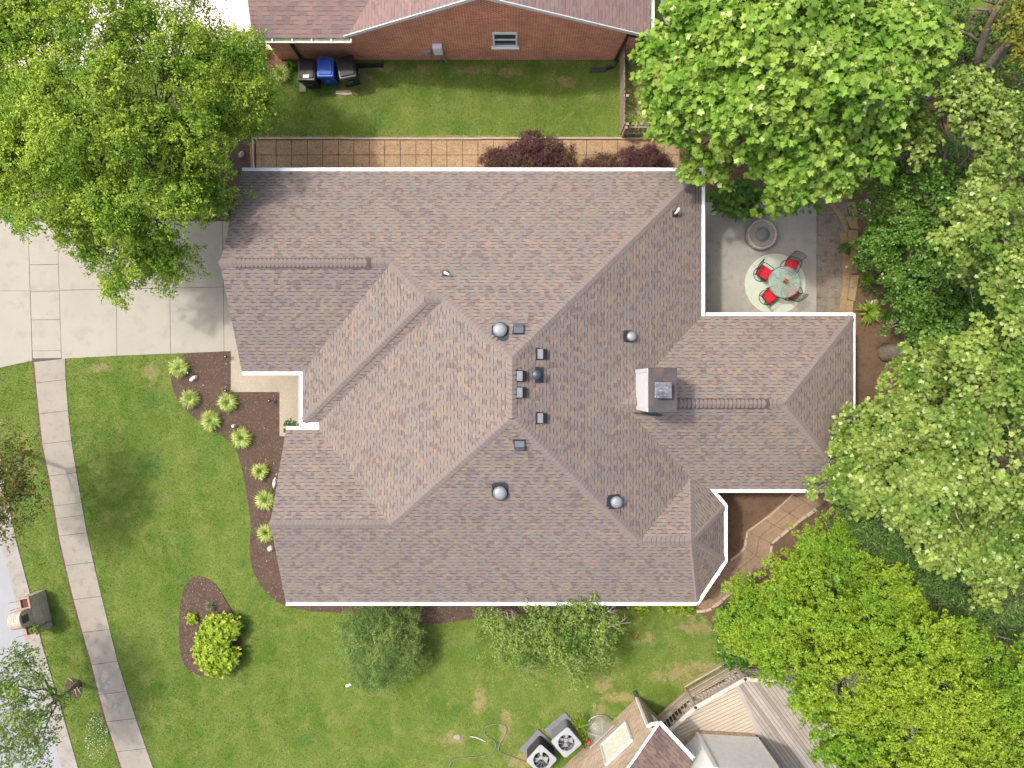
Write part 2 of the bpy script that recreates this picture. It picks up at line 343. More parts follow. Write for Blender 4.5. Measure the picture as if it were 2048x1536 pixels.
# ------------------------------------------------------------------ polygons of the ground plan (metres)
def P(*pts): return [G2(*p) for p in pts]
def inside(poly, X, Y):
    poly = np.array(poly); r = np.zeros(len(X), bool); n = len(poly); j = n-1
    for i in range(n):
        xi, yi = poly[i]; xj, yj = poly[j]
        cnd = ((yi > Y) != (yj > Y)) & (X < (xj-xi)*(Y-yi)/(yj-yi+1e-12)+xi); r ^= cnd; j = i
    return r
def smooth_poly(pts, it=2):
    for _ in range(it):
        q = []
        for i in range(len(pts)):
            a = pts[i]; b = pts[(i+1) % len(pts)]
            q += [(a[0]*.75+b[0]*.25, a[1]*.75+b[1]*.25), (a[0]*.25+b[0]*.75, a[1]*.25+b[1]*.75)]
        pts = q
    return pts
SW_L = [(60, 440), (62, 575), (68, 720), (74, 784), (84, 882), (100, 960), (120, 1084), (150, 1210), (185, 1334), (206, 1422), (244, 1536), (262, 1590)]
SW_R = [(112, 440), (122, 575), (131, 716), (133, 784), (143, 878), (156, 960), (178, 1084), (206, 1202), (235, 1319), (265, 1416), (307, 1536), (327, 1590)]
def lerp(a, b, t): return tuple(a[i]+(b[i]-a[i])*t for i in range(len(a)))
def along(path, y):
    for a, b in zip(path, path[1:]):
        if a[1] <= y <= b[1]: return lerp(a, b, (y-a[1])/(b[1]-a[1]))
    return path[-1]
def shrink(poly, d):
    cx = sum(p[0] for p in poly)/len(poly); cy = sum(p[1] for p in poly)/len(poly); out = []
    for x, y in poly:
        L = math.hypot(x-cx, y-cy); k = (L-d*1.41)/L; out.append((cx+(x-cx)*k, cy+(y-cy)*k))
    return out
drive_poly = P((-500, 425), (-500, 735+90), (0, 735), (68, 720), (131, 716), (473, 702), (620, 702), (620, 441), (60, 441), (0, 425), )
bed_front = smooth_poly(P((343, 709), (475, 701), (560, 700), (640, 760), (640, 1000), (660, 1150), (1100, 1150), (1300, 1180), (1310, 1215), (1180, 1222), (1060, 1226), (940, 1238), (860, 1250), (770, 1240), (690, 1225), (600, 1221), (545, 1200), (512, 1158), (498, 1110), (503, 1055), (496, 1000), (484, 935), (472, 893), (440, 868), (405, 848), (362, 812), (341, 768)), 1)
bed_island = smooth_poly(P((395, 1150), (428, 1162), (452, 1200), (470, 1232), (486, 1280), (482, 1322), (460, 1346), (420, 1356), (384, 1346), (364, 1325), (357, 1270), (361, 1200), (374, 1163)), 2)
bed_nw = P((300, 285), (505, 278), (512, 342), (520, 440), (425, 441), (300, 441))
soil_east = P((1620, 640), (1690, 640), (1720, 500), (1700, 400), (1640, 400), (1600, 395), (1500, 395), (1300, 360), (1310, 270), (1500, 200), (1800, 100), (2200, -100), (2400, 800), (2200, 1500), (1560, 1330), (1440, 1250), (1385, 1215), (1330, 1200), (1330, 900), (1620, 900))
pavers_n = P((510, 279), (1362, 279), (1362, 440), (510, 440))
patio_poly = P((1340, 405), (1632, 405), (1632, 680), (1340, 680))
isl = [drive_poly, bed_front, bed_island, bed_nw, soil_east, pavers_n]
road_edge = [(-20, 820), (8, 960), (34, 1085), (60, 1185), (85, 1290), (112, 1380), (157, 1536), (180, 1600)]
road_poly = P((-900, 820), *road_edge, (-900, 1600))
sw_poly = P(*SW_L, *SW_R[::-1])
walk_poly = P((463, 702), (640, 702), (660, 872), (560, 872), (560, 784), (463, 784))
ndrive_poly = P((-600, -500), (545, -500), (556, 101), (415, 101), (230, 140), (-600, 140))
nb_house = [(-9.27, 12.95), (4.76, 12.95), (4.76, 25), (-9.27, 25)]

# big lawn sheet
mb = MB(); mb.face([(-120, -120, 0), (120, -120, 0), (120, 120, 0), (-120, 120, 0)])
tag(mb.build('ground', M_LAWN), kind='structure')
def slab(name, poly, z, mat, thick=.06, kind='structure', m2=None):
    mb = MB(); mb.prism(poly, -.05, z, 0, cap=False); o = mb.build(name, mat); tag(o, kind=kind); return o
# road with gutter pan and kerb
slab('road', road_poly, .004, M_ROAD)
mb = MB()
def strip(mb, path, off0, off1, z0, z1, m=0):
    pts = [Vector(G2(*p)) for p in path]; L = []; Rr = []
    for i, p in enumerate(pts):
        d = (pts[min(i+1, len(pts)-1)]-pts[max(i-1, 0)]).normalized(); nn = Vector((-d.y, d.x))
        L.append(p+nn*off0); Rr.append(p+nn*off1)
    for i in range(len(pts)-1): mb.prism([L[i], Rr[i], Rr[i+1], L[i+1]], z0, z1, m, cap=False)
strip(mb, road_edge, 0, -.14, -.05, .03); strip(mb, road_edge, -.14, -.62, -.05, .016)
tag(mb.build('kerb', M_CURB), kind='structure')
# driveway slabs
jx = [-500, -120, 61, 118, 233, 340, 447, 560]
def gb(x, yt):   # lower edge of drive in px
    if x <= 68: return 720+(68-x)*.22
    return 716-(x-131)*.04 if x > 131 else 718
mb = MB(); mb.prism(drive_poly, -.05, .008, 1, cap=False)
cols = [(-500, -260), (-260, 61), (61, 119), (119, 233), (233, 340), (340, 447), (447, 620)]
for a, b in cols:
    def sk(x, t): return x + (9 if x > 40 and x < 200 else (3 if 200 <= x < 500 else 0))*(t-.5)*1.0
    ym = 583-(max(a, 0))*.02; ymb = 583-(max(b, 0))*.02
    ya, yb = (430, 430) if b <= 61 else (442, 442)
    ta = (gb(a, 0)-ya); tb = (gb(b, 0)-yb)
    if (a, b) == (61, 119):
        ys = [442, 530, 583, 640, 702, 717]
        for y0, y1 in zip(ys, ys[1:]):
            q = [sk(a, (y0-442)/275), y0], [sk(b, (y0-442)/275), y0-1], [sk(b, (y1-442)/275), y1-1], [sk(a, (y1-442)/275), y1]
            mb.prism(shrink(P(*q), .009), .0, .02, 0, cap=False)
        continue
    mb.prism(shrink(P((sk(a, 0), ya), (sk(b, 0), yb), (sk(b, .5), ymb), (sk(a, .5), ym)), .009), 0, .02, 0, cap=False)
    mb.prism(shrink(P((sk(a, .5), ym), (sk(b, .5), ymb), (sk(b, 1), gb(b, 0)), (sk(a, 1), gb(a, 0))), .009), 0, .02, 0, cap=False)
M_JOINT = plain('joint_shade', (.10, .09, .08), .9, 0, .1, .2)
tag(mb.build('driveway', [M_CONC, M_JOINT]), kind='structure')
# sidewalk
mb = MB(); mb.prism(P(*SW_L[2:], *SW_R[2:][::-1]), -.05, .008, 1, cap=False)
ys = [721, 763, 825, 885, 949, 1009, 1034, 1069, 1128, 1196, 1262, 1326, 1386, 1440, 1500, 1560]
for y0, y1 in zip(ys, ys[1:]):
    q = []
    l0 = along(SW_L, y0+3); r0 = along(SW_R, y0-7+3); r1 = along(SW_R, y1-7+3); l1 = along(SW_L, y1+3)
    mb.prism(shrink(P(l0, r0, r1, l1), .009), 0, .022, 0, cap=False)
tag(mb.build('sidewalk', [M_WALK, M_JOINT]), kind='structure')
# soil rim beside the walk
mb = MB(); strip(mb, SW_L[2:], -.09, 0.0, -.05, .006); tag(mb.build('walk_edge_soil', M_DIRT), kind='structure')
slab('neighbour_driveway', ndrive_poly, .012, M_CONCW)
slab('neighbour_patio', P((1312, -300), (1368, -300), (1368, 30), (1350, 55), (1330, 48), (1322, 20)), .012, M_CONCW)
slab('front_walk', walk_poly, .06, M_AGG)
# mulch beds with loose chips
def bed(name, poly, z, mat, chipn, chipm, area):
    mb = MB(); mb.prism(poly, -.05, z, 0, cap=False)
    X = rng.uniform(min(p[0] for p in poly), max(p[0] for p in poly), chipn*3); Y = rng.uniform(min(p[1] for p in poly), max(p[1] for p in poly), chipn*3)
    k = inside(poly, X, Y)
    for x, y in list(zip(X[k], Y[k]))[:chipn]:
        a = random.random()*6.28; l = random.uniform(.012, .04); wd = random.uniform(.006, .014); zt = random.uniform(-.012, .012)
        c, s_ = math.cos(a), math.sin(a); zz = z+.008
        mb.face([(x-c*l-s_*wd, y-s_*l+c*wd, zz-zt), (x-c*l+s_*wd, y-s_*l-c*wd, zz-zt), (x+c*l+s_*wd, y+s_*l-c*wd, zz+zt+.006), (x+c*l-s_*wd, y+s_*l+c*wd, zz+zt+.006)], 1)
    return tag(mb.build(name, [mat, chipm]), kind='structure')
bed('mulch_bed', bed_front, .03, M_MULCH, 9000, M_CHIP, 0)
bed('island_bed', bed_island, .03, M_MULCH, 2600, M_CHIP, 0)
bed('tree_bed', bed_nw, .02, M_MULCH, 1200, M_CHIP, 0)
bed('soil', soil_east, .008, M_DIRT, 2500, M_CHIP, 0)
bed('neighbour_mulch', P((536, 100), (562, 104), (575, 134), (535, 136)), .02, nmat('red_mulch', (.22, .09, .06), (.16, .07, .05), None, 4, 40, .6, .95, .8), 150, M_CHIP, 0)
# pebble pavers behind the house, two visible rows of squares
mb = MB(); mb.prism(pavers_n, -.05, .012, 1, cap=False)
for r in range(4):
    xs = [512]+[553+31*i for i in range(27)]
    if r >= 1: xs = [512, 524]+[553+31*i for i in range(27)]
    for a, b in zip(xs, xs[1:]):
        if b > 1365: break
        dz = random.uniform(0, .004)
        mb.prism(shrink(P((a, 279.5+31*r), (b, 279.5+31*r), (b, 279.5+31*(r+1)), (a, 279.5+31*(r+1))), .012), .01, .034+dz, 0, cap=False)
tag(mb.build('paver_path', [M_PAVER, M_DIRT]), kind='structure')
mb = MB()
for a, b, o in ((505, 700, 0), (700, 962, .8), (962, 1240, 0), (1240, 1322, .6)): mb.bar(G(a, 277+o, .05), G(b, 277+o, .05), .07, .12)
mb.bar(G(506, 278, .05), G(508.5, 345, .05), .07, .12)
tag(mb.build('timber_edging', M_WOOD), 'weathered timber edging along the top of the tan paver path', 'edging')
mb = MB(); mb.bar(G(502, 287, .04), G(504, 342, .04), .05, .1)
tag(mb.build('timber_board', nmat('orange_wood', (.42, .22, .11), (.33, .18, .1), None, 4, 40, .3, .9, .3)), 'orange brown board standing beside the left end of the paver path', 'board')
# patio
mb = MB(); mb.prism(patio_poly, -.05, .05, 0, cap=False); tag(mb.build('patio', M_PATIO), kind='structure')
mb = MB(); mb.prism(P((1632, 405), (1712, 405), (1712, 652), (1632, 652)), -.05, .012, 1, cap=False)
for r in range(7):
    for k in range(2):
        a, b = (1633, 1653) if k == 0 else (1653, 1694 + (8 if r in (3, 4) else 0))
        y0 = 388+r*41.5
        mb.prism(shrink(P((a, y0), (b, y0), (b, y0+41.5), (a, y0+41.5)), .005), .01, .04, 0, cap=False)
tag(mb.build('side_pavers', [M_PAVER2, M_DIRT]), kind='structure')
# curved flagstone border of the patio
mb = MB()
fl = [(1643, 392), (1658, 408), (1672, 420), (1684, 440), (1692, 465), (1696, 490), (1699, 520), (1700, 548), (1697, 575), (1693, 600), (1690, 625), (1689, 650)]
for i, (a, b) in enumerate(zip(fl, fl[1:])):
    d = Vector((b[0]-a[0], b[1]-a[1])).normalized(); nn = Vector((-d.y, d.x))
    for s_ in (0, 1):
        w0 = 4+random.random()*3; w1 = 13+random.random()*3
        o0, o1 = ((-w0-9, -1) if s_ == 0 else (0, w1)) if i > 3 else ((-5, 4) if s_ == 0 else (5, 7))
        j = lambda: random.uniform(-1.2, 1.2)
        q = [(a[0]-nn.x*o0+j(), a[1]-nn.y*o0+j()), (a[0]-nn.x*o1+j(), a[1]-nn.y*o1+j()), (b[0]-nn.x*o1+j(), b[1]-nn.y*o1+j()), (b[0]-nn.x*o0+j(), b[1]-nn.y*o0+j())]
        mb.prism(shrink(P(*q), .012), 0, .055+random.random()*.02, 0, cap=False)
tag(mb.build('flagstone_path', M_FLAG), kind='structure')
mb = MB()
for i in range(4): mb.prism(shrink(P((1690+random.uniform(-2, 2), 405+i*28), (1712+random.uniform(-3, 3), 403+i*28), (1716, 431+i*28), (1698+random.uniform(-2, 2), 430+i*28)), .014), 0, .05, 0, cap=False)
tag(mb.build('stepping_stones', M_FLAG), kind='structure')
# garden path south east
pl = [(1640, 960), (1585, 988), (1494, 1062), (1490, 1095), (1450, 1128), (1415, 1165), (1381, 1207)]
pr = [(1680, 985), (1630, 1017), (1542, 1086), (1533, 1126), (1495, 1158), (1462, 1183), (1410, 1222)]
mb = MB(); mb.prism(P(*pl, *pr[::-1]), -.05, .014, 1, cap=False)
for i in range(len(pl)-1):
    nseg = 2 if i in (1, 4, 5) else 1
    if i in (1,): nseg = 3
    for k in range(nseg):
        a0, a1 = lerp(pl[i], pl[i+1], k/nseg), lerp(pl[i], pl[i+1], (k+1)/nseg); b0, b1 = lerp(pr[i], pr[i+1], k/nseg), lerp(pr[i], pr[i+1], (k+1)/nseg)
        m0, m1 = lerp(a0, b0, .5), lerp(a1, b1, .5)
        mb.prism(shrink(P(a0, m0, m1, a1), .01), 0, .035+random.random()*.01, 0, cap=False); mb.prism(shrink(P(m0, b0, b1, m1), .01), 0, .035+random.random()*.01, 0, cap=False)
tag(mb.build('garden_path', [M_PATHP, M_DIRT]), kind='structure')
def edging(path, label, wpx=4.5, h=.11, L=.34):
    mb = MB()
    for a, b in zip(path, path[1:]):
        A = Vector(G2(*a)); B = Vector(G2(*b)); n = max(1, int((B-A).length/L+.5))
        for k in range(n):
            p0 = A.lerp(B, k/n); p1 = A.lerp(B, (k+1)/n); d = (p1-p0); d.normalize()
            hh = h*random.uniform(.8, 1.2); wd = wpx*.02*random.uniform(.8, 1.25)
            mb.bar((p0.x+d.x*.01, p0.y+d.y*.01, hh/2), (p1.x-d.x*.01, p1.y-d.y*.01, hh/2+random.uniform(-.01, .01)), wd, hh)
    return tag(mb.build('edging_stones', M_STONE, bevel=.012), label, 'edging')
edging([(1640, 955), (1585, 988), (1540, 1030), (1494, 1062)], 'low broken cream stone edging on house side of the upper garden path', 3.2, .07)
edging([(1494, 1062), (1489, 1093), (1480, 1105), (1460, 1120)], 'short bend of tan stone edging facing the bay corner', 4, .09, .4)
edging([(1630, 1017), (1575, 1058), (1542, 1086)], 'long cream edging blocks on outer side of the upper garden path', 6, .12, .5)
edging([(1542, 1090), (1540, 1108), (1533, 1126)], 'curved cream edging stones below the bright shrub edge of the path', 5, .1, .3)
edging([(1462, 1183), (1423, 1215), (1410, 1220), (1392, 1222)], 'cream edging blocks at the lower end of the garden path', 6, .12, .45)
slab('path_soil_patch', P((1395, 1222), (1440, 1235), (1480, 1290), (1440, 1260)), .01, M_DIRT)

# ------------------------------------------------------------------ grass blades over the lawn
def poly_mesh(name, V, k, mats, parent=None, mi=None):
    """V: (n,k,3) one k-gon per row"""
    n = V.shape[0]; me = bpy.data.meshes.new(name)
    me.vertices.add(n*k); me.vertices.foreach_set('co', V.reshape(-1).astype(np.float32))
    me.loops.add(n*k); me.loops.foreach_set('vertex_index', np.arange(n*k, dtype=np.int32))
    me.polygons.add(n); me.polygons.foreach_set('loop_start', np.arange(0, n*k, k, dtype=np.int32))
    try: me.polygons.foreach_set('loop_total', np.full(n, k, dtype=np.int32))
    except Exception: pass
    me.update(calc_edges=True)
    for m in (mats if isinstance(mats, list) else [mats]): me.materials.append(m)
    if mi is not None: me.polygons.foreach_set('material_index', mi.astype(np.int32))
    o = bpy.data.objects.new(name, me); col.objects.link(o)
    if parent is not None: parent_keep(o, parent)
    return o
HOUSE = [(-9.3, 7.2), (6.4, 7.2), (6.4, 2.0), (11.9, 2.0), (11.9, -3.35), (7.0, -3.35), (7.2, -4.6), (7.2, -6.2), (6.4, -7.45), (-7.8, -7.45), (-7.8, -2.1), (-6.6, -2.1), (-6.6, -1), (-7.2, -1), (-7.2, .9), (-9.3, .9)]
deck_poly0 = P((1318, 1432), (1378, 1380), (1475, 1325), (1600, 1330), (2200, 1900), (1300, 1900), (1120, 1540), (1278, 1392))
nb = 300000
X = rng.uniform(-21, 21, nb*2); Y = rng.uniform(-16, 14.6, nb*2)
keep = np.ones(len(X), bool)
for q in (drive_poly, bed_front, bed_island, bed_nw, soil_east, pavers_n, road_poly, sw_poly, walk_poly, ndrive_poly, nb_house, HOUSE, deck_poly0, P((1312, -300), (1368, -300), (1350, 55), (1322, 20)), P((500, 278), (512, 278), (512, 344), (500, 344))):
    keep &= ~inside(q, X, Y)
spx = X*F/CAMZ+1024; spy = 768-Y*F/CAMZ
for (bx, by, rx, ry) in BARE:
    d = ((spx-bx)/(rx*1.0+2))**2+((spy-by)/(ry+2))**2; keep &= ~((d < 1) & (rng.random(len(X)) < .45*(1.1-d)))
X = X[keep]; Y = Y[keep]; n = len(X)
a = rng.uniform(0, 6.283, n); h = rng.uniform(.03, .075, n); lean = rng.uniform(.015, .06, n); wd = rng.uniform(.006, .013, n); la = rng.uniform(0, 6.283, n)
V = np.zeros((n, 3, 3)); V[:, 0, 0] = X-np.cos(a)*wd; V[:, 0, 1] = Y-np.sin(a)*wd; V[:, 1, 0] = X+np.cos(a)*wd; V[:, 1, 1] = Y+np.sin(a)*wd
V[:, 2, 0] = X+np.cos(la)*lean; V[:, 2, 1] = Y+np.sin(la)*lean; V[:, 2, 2] = h
tag(poly_mesh('grass', V, 3, M_BLADE), 'mown lawn grass with straw coloured patches', 'grass', kind='stuff')
# white clover flowers near the bottom of the walk
n = 200; t = rng.random(n); ang = rng.uniform(0, 6.283, n); rr_ = np.sqrt(rng.random(n))
fx = 195+np.cos(ang)*rr_*24+rr_*0; fy = 1475+np.sin(ang)*rr_*48
cx_ = (fx-1024)*CAMZ/F; cy_ = (768-fy)*CAMZ/F; zz = rng.uniform(.05, .09, n); s_ = rng.uniform(.006, .011, n)
V = np.zeros((n, 4, 3))
for k, (dx, dy) in enumerate(((-1, -1), (1, -1), (1, 1), (-1, 1))): V[:, k, 0] = cx_+dx*s_; V[:, k, 1] = cy_+dy*s_; V[:, k, 2] = zz+dx*.004
tag(poly_mesh('clover_flowers', V, 4, M_WHITE), 'scatter of tiny white clover flowers in the verge grass', 'flowers', kind='stuff')

# ------------------------------------------------------------------ main house
house = empty('house', (0, 0, 0), 0, 'large brown shingled house in the middle with white gutters', 'house')
EZ = 2.7
A_ = (0, .845, 6.13); B_ = (0, -1.03, 6.13); C_ = (-4.13, -4.77, 4.257); F_ = (-2.21, 2.80, 5.15); AP = (-2.80, 2.80, 5.15); GR = (-4.05, 4.075, 4.512)
E_ = (-6.98, -1.39, EZ); D_ = (-6.98, -1.66, EZ); WR0 = (3.73, -.67, 4.265); WR1 = (9.22, -.67, 4.265)
BA = (6.16, -5.41, 3.94); BG = (4.38, -5.41, 3.94); BP = (6.378, -3.41, 2.94); BQ = (6.855, -3.44, 2.70); V1 = (6.58, -3.52, 2.84); BK = (7.16, -3.80, EZ); BR = (7.67, -4.41, EZ); BT = (7.67, -6.40, EZ); BU = (6.67, -7.89, EZ)
def slope(mb, pts, eave_dir, z0=EZ, m=0):
    """uv: u along the eave, v up the slope"""
    pts = [Vector(p) for p in pts]
    n = Vector((0, 0, 0))
    for i in range(len(pts)): a, b = pts[i], pts[(i+1) % len(pts)]; n += a.cross(b)
    n.normalize()
    if n.z < 0: pts = pts[::-1]; n = -n
    e = Vector(eave_dir).normalized(); up = n.cross(e); up = up if up.z > 0 else -up
    c0 = Vector((0, 0, z0))
    kz = up.z if up.z > .05 else .4
    mb.face(pts, m, [(p.dot(e), (p.z-z0)/kz+.0) for p in pts])
XE, YN, YS = 6.855, 7.70, -7.89
mb = MB()
slope(mb, [(-9.77, YN, EZ), (XE, YN, EZ), A_, F_, AP, GR, (-9.82, 4.075, 4.512)], (1, 0, 0))
slope(mb, [A_, (XE, YN, EZ), (XE, 2.46, EZ), WR0], (0, 1, 0)); slope(mb, [A_, WR0, B_], (0, 1, 0)); slope(mb, [B_, WR0, V1, BQ, BP, BG], (0, 1, 0))
slope(mb, [WR0, (XE, 2.46, EZ), (12.35, 2.46, EZ), WR1], (1, 0, 0)); slope(mb, [WR0, WR1, (12.35, -3.80, EZ), BK, V1], (1, 0, 0)); slope(mb, [WR1, (12.35, 2.46, EZ), (12.35, -3.80, EZ)], (0, 1, 0))
slope(mb, [BG, BP, BA], (1, 0, 0)); slope(mb, [BA, BP, BQ, BR], Vector(BR)-Vector(BQ)); slope(mb, [BA, BR, BT], (0, 1, 0)); slope(mb, [BA, BT, BU], Vector(BU)-Vector(BT))
slope(mb, [B_, BG, BA, BU, (-8.18, YS, EZ), (-8.22, -4.77, 4.257), C_], (1, 0, 0))
slope(mb, [(-8.18, -1.66, EZ), (-8.22, -4.77, 4.257), C_, D_], (1, 0, 0))
slope(mb, [A_, B_, C_, F_], (0, 1, 0)); slope(mb, [F_, C_, D_, E_], (0, 1, 0))
slope(mb, [AP, F_, E_, (-7.58, -1.39, EZ)], (1, 0, 0)); slope(mb, [GR, AP, (-7.58, -1.39, EZ), (-7.58, .45, EZ)], (0, 1, 0))
slope(mb, [(-9.82, 4.075, 4.512), GR, (-7.58, .45, EZ), (-9.77, .45, EZ)], (1, 0, 0))
roof = mb.build('roof', M_SH, house)
OUT = [(-9.77, YN), (XE, YN), (XE, 2.46), (12.35, 2.46), (12.35, -3.80), (7.16, -3.80), (7.67, -4.41), (7.67, -6.40), (6.67, -7.89), (-8.18, -7.89), (-8.18, -1.66), (-6.98, -1.66), (-6.98, -1.39), (-7.58, -1.39), (-7.58, .45), (-9.77, .45)]
mb = MB(); n = len(OUT)
for i in range(n):
    a, b = OUT[i], OUT[(i+1) % n]; mb.face([(a[0], a[1], EZ-.004), (a[0], a[1], EZ-.2), (b[0], b[1], EZ-.2), (b[0], b[1], EZ-.004)])
mb.face([(p[0], p[1], EZ-.2) for p in OUT])
# gable infill triangles and barge boards
mb.face([(-9.45, YN, EZ-.1), (-9.45, .45, EZ-.1), (-9.5, 4.075, 4.45)]); mb.face([(-7.9, YS, EZ-.1), (-7.9, -1.66, EZ-.1), (-7.9, -4.77, 4.2)])
for a, b in (((-9.66, YN-.02, 2.55), (-9.70, 4.075, 4.37)), ((-9.70, 4.075, 4.37), (-9.66, .47, 2.55)), ((-8.07, YS+.02, 2.55), (-8.10, -4.77, 4.11)), ((-8.10, -4.77, 4.11), (-8.07, -1.68, 2.55))):
    mb.bar(a, b, .03, .17)
mb.build('fascia', M_WHITE, house)
mb = MB()
def wallring(mb, poly, z0, z1, m=0):
    n = len(poly); L = 0
    for i in range(n):
        a, b = poly[i], poly[(i+1) % n]; l = math.hypot(b[0]-a[0], b[1]-a[1])
        mb.face([(a[0], a[1], z0), (b[0], b[1], z0), (b[0], b[1], z1), (a[0], a[1], z1)], m, [(L, z0), (L+l, z0), (L+l, z1), (L, z1)]); L += l
wallring(mb, HOUSE, 0, EZ-.2); mb.build('wall', M_FACEB, house)
# garage door and windows, under the eaves
gd = MB(); gd.box((-9.33, 4.1, 1.1), (.06, 4.9, 2.2)); 
for k in range(4): gd.box((-9.37, 4.1, .3+.54*k), (.02, 4.7, .46))
gdo = gd.build('garage_door', M_TRIM, house); h_ = MB(); h_.bar((-9.4, 4.0, .9), (-9.4, 4.25, .9), .03, .04); h_.build('handle', M_IRON, gdo)
def window(parent, c, wdt, hgt, nrm, fm=None, pm=None, sill=True, bars=1):
    c = Vector(c); nrm = Vector(nrm).normalized(); t = Vector((-nrm.y, nrm.x, 0)); f = MB(); W = wdt/2; H = hgt/2; z = Vector((0, 0, 1))
    for s_ in (-1, 1): f.bar(c+t*W*s_-z*H+nrm*.02, c+t*W*s_+z*H+nrm*.02, .07, .08, up=nrm)
    for s_ in (-1, 1): f.bar(c-t*W+z*H*s_+nrm*.021, c+t*W+z*H*s_+nrm*.021, .084, .07, up=nrm)
    if bars: f.bar(c-t*W+nrm*.02, c+t*W+nrm*.02, .05, .045, up=nrm)
    fo = f.build('window', fm or M_WHITE, parent)
    pnb = MB(); pnb.face([c-t*W-z*H+nrm*.01, c+t*W-z*H+nrm*.01, c+t*W+z*H+nrm*.01, c-t*W+z*H+nrm*.01]); pnb.build('pane', pm or M_PANE, fo)
    if sill: s2 = MB(); s2.box(c-z*(H+.07)+nrm*.05, (wdt+.2, .14, .06), math.atan2(t.y, t.x)); s2.build('sill', fm or M_WHITE, fo)
    return fo
for (x, y, nx, ny, ww) in ((-7.8, -4.8, -1, 0, 1.8), (7.2, -5.4, 1, 0, 1.1), (6.4, 4.6, 1, 0, 1.8), (9.2, 2.0, 0, 1, 1.5), (11.9, -.7, 1, 0, 1.6), (0, -7.45, 0, -1, 1.4), (-4.5, -7.45, 0, -1, 1.2), (1, 7.2, 0, 1, 1.2), (-4, 7.2, 0, 1, 1.2), (9.4, -3.35, 0, -1, 1.4)):
    window(house, (x+nx*.01, y+ny*.01, 1.5), ww, 1.25, (nx, ny, 0))
dr = MB(); dr.box((-6.63, -1.52, 1.08), (.06, .95, 2.1)); do = dr.build('door', plain('front_door_paint', (.10, .05, .035), .4), house); hh = MB(); hh.lathe([(.0, 0), (.03, .0), (.03, .05)], (-6.68, -1.85, 1.0), 10); hh.build('handle', M_STEEL, do)
# gutters
def gutter(a, b, side, parent=house, zt=EZ-.01, wd=.125, mat=None, name='gutter', ext=0):
    a = Vector(a).to_3d(); b = Vector(b).to_3d(); d = (b-a).normalized(); n_ = Vector((-d.y, d.x, 0))*side; a = a-d*ext; b = b+d*ext
    g = MB(); prof = [(0.004, 0), (0.004, -.11), (wd-.03, -.11), (wd, -.06), (wd, .012), (wd-.022, .012), (wd-.022, -.003)]
    i = []
    for p in (a, b):
        i.append([p+n_*q[0]+Vector((0, 0, zt+q[1])) for q in prof])
    k = len(prof)
    vs = i[0]+i[1]; fs = [(j, (j+1) % k, k+(j+1) % k, k+j) for j in range(k)]+[tuple(range(k)), tuple(range(2*k-1, k-1, -1))]
    g.add(vs, fs); return g.build(name, mat or M_WHITE, parent)
gutter((-9.77, YN), (XE+.12, YN), 1); gutter((XE, YN+.0), (XE, 2.10), 1); gutter((7.02, 2.46), (12.35, 2.46), 1); gutter((12.35, 2.46+.10), (12.35, -3.80), 1, wd=.07, mat=M_TRIM)
gutter((12.35, -3.80), (7.32, -3.80), 1); gutter(BQ[:2], BR[:2], 1, ext=.03); gutter(BR[:2], BT[:2], 1, ext=.04); gutter(BT[:2], BU[:2], 1, ext=.04)
gutter(BU[:2], (-8.18, YS), 1); gutter((-8.18, -1.66), (-7.0, -1.66), 1); gutter((-6.98, -1.70), (-6.98, -1.35), 1); gutter((-6.98, -1.39), (-7.70, -1.39), 1); gutter((-7.58, -1.40), (-7.58, .45), 1); gutter((-7.58, .45), (-9.77, .45), 1)
for (x, y) in ((6.5, 7.5), (6.75, 2.25), (12.2, 2.3), (7.3, -7.0)):
    mb = MB(); mb.bar((x+.25, y+.1, 2.55), (x-.15, y-.2, 2.3), .08, .06); mb.bar((x-.15, y-.2, 2.3), (x-.15, y-.2, .1), .08, .06); mb.build('downspout', M_WHITE, house)

# ridge and hip caps: short overlapping bent pieces
def caps(a, b, s1, s2, parent, mat=M_CAP, step=.14, wd=.155, name='ridge_cap', lift=.012, extra=0.0, arc=.055):
    """a low end, b high end; s1, s2: fall of the roof on the two sides (per metre, perpendicular to the line)"""
    a = Vector(a); b = Vector(b); L = (b-a).length; d = (b-a)/L; sd = Vector((d.y, -d.x, 0)).normalized(); up = Vector((0, 0, 1))
    n = int(L/step); mb = MB()
    us = [-1, -.6, -.25, 0, .25, .6, 1]
    for k in range(n):
        t0 = k*step; t1 = min(L, t0+step*1.25)
        rows = []
        for t, l in ((t0, lift+.012+extra), (t1, .004+extra)):
            p = a+d*t; r = []
            for u in us:
                off = abs(u)*wd; f = (s1 if u < 0 else s2)*off
                bow = .010*(1-u*u)
                fl = -(1-abs(u))*0
                # lower end is drawn with slight curve
                q = p+sd*(u*wd)+up*(l-f-.006+bow) + d*(-.0 if t == t0 else 0)
                if t == t0: q = q - d*(arc*(1-u*u))
                r.append(q)
            rows.append(r)
        m_ = len(us)
        low = [q-up*(lift+.014)-d*.02 for q in rows[0]]
        vs = rows[0]+rows[1]+low
        fs = [(j, j+1, m_+j+1, m_+j) for j in range(m_-1)]
        mb.add(vs, fs, 0); mb.add(rows[0]+low, [(m_+j, m_+j+1, j+1, j) for j in range(m_-1)], 1)
        for j in (0, m_-1):
            mb.add([rows[0][j], rows[1][j], rows[1][j]-up*.02, low[j]], [(0, 1, 2, 3)], 1)
    return mb.build(name, [mat, M_CAPD], parent)
M_CAPD = nmat('cap_edge_shade', (.042, .034, .03), None, None, 4, 60, .2, .95, 0)  # asphalt butt edge, with the shadow line below it put into the colour
h5 = .3536
caps((XE-.1, YN-.1, 2.75), A_, h5, h5, house); caps(F_, A_, h5*.95, h5, house, step=.142); caps(C_, B_, h5, h5*.95, house); caps(BG, B_, h5, h5, house)
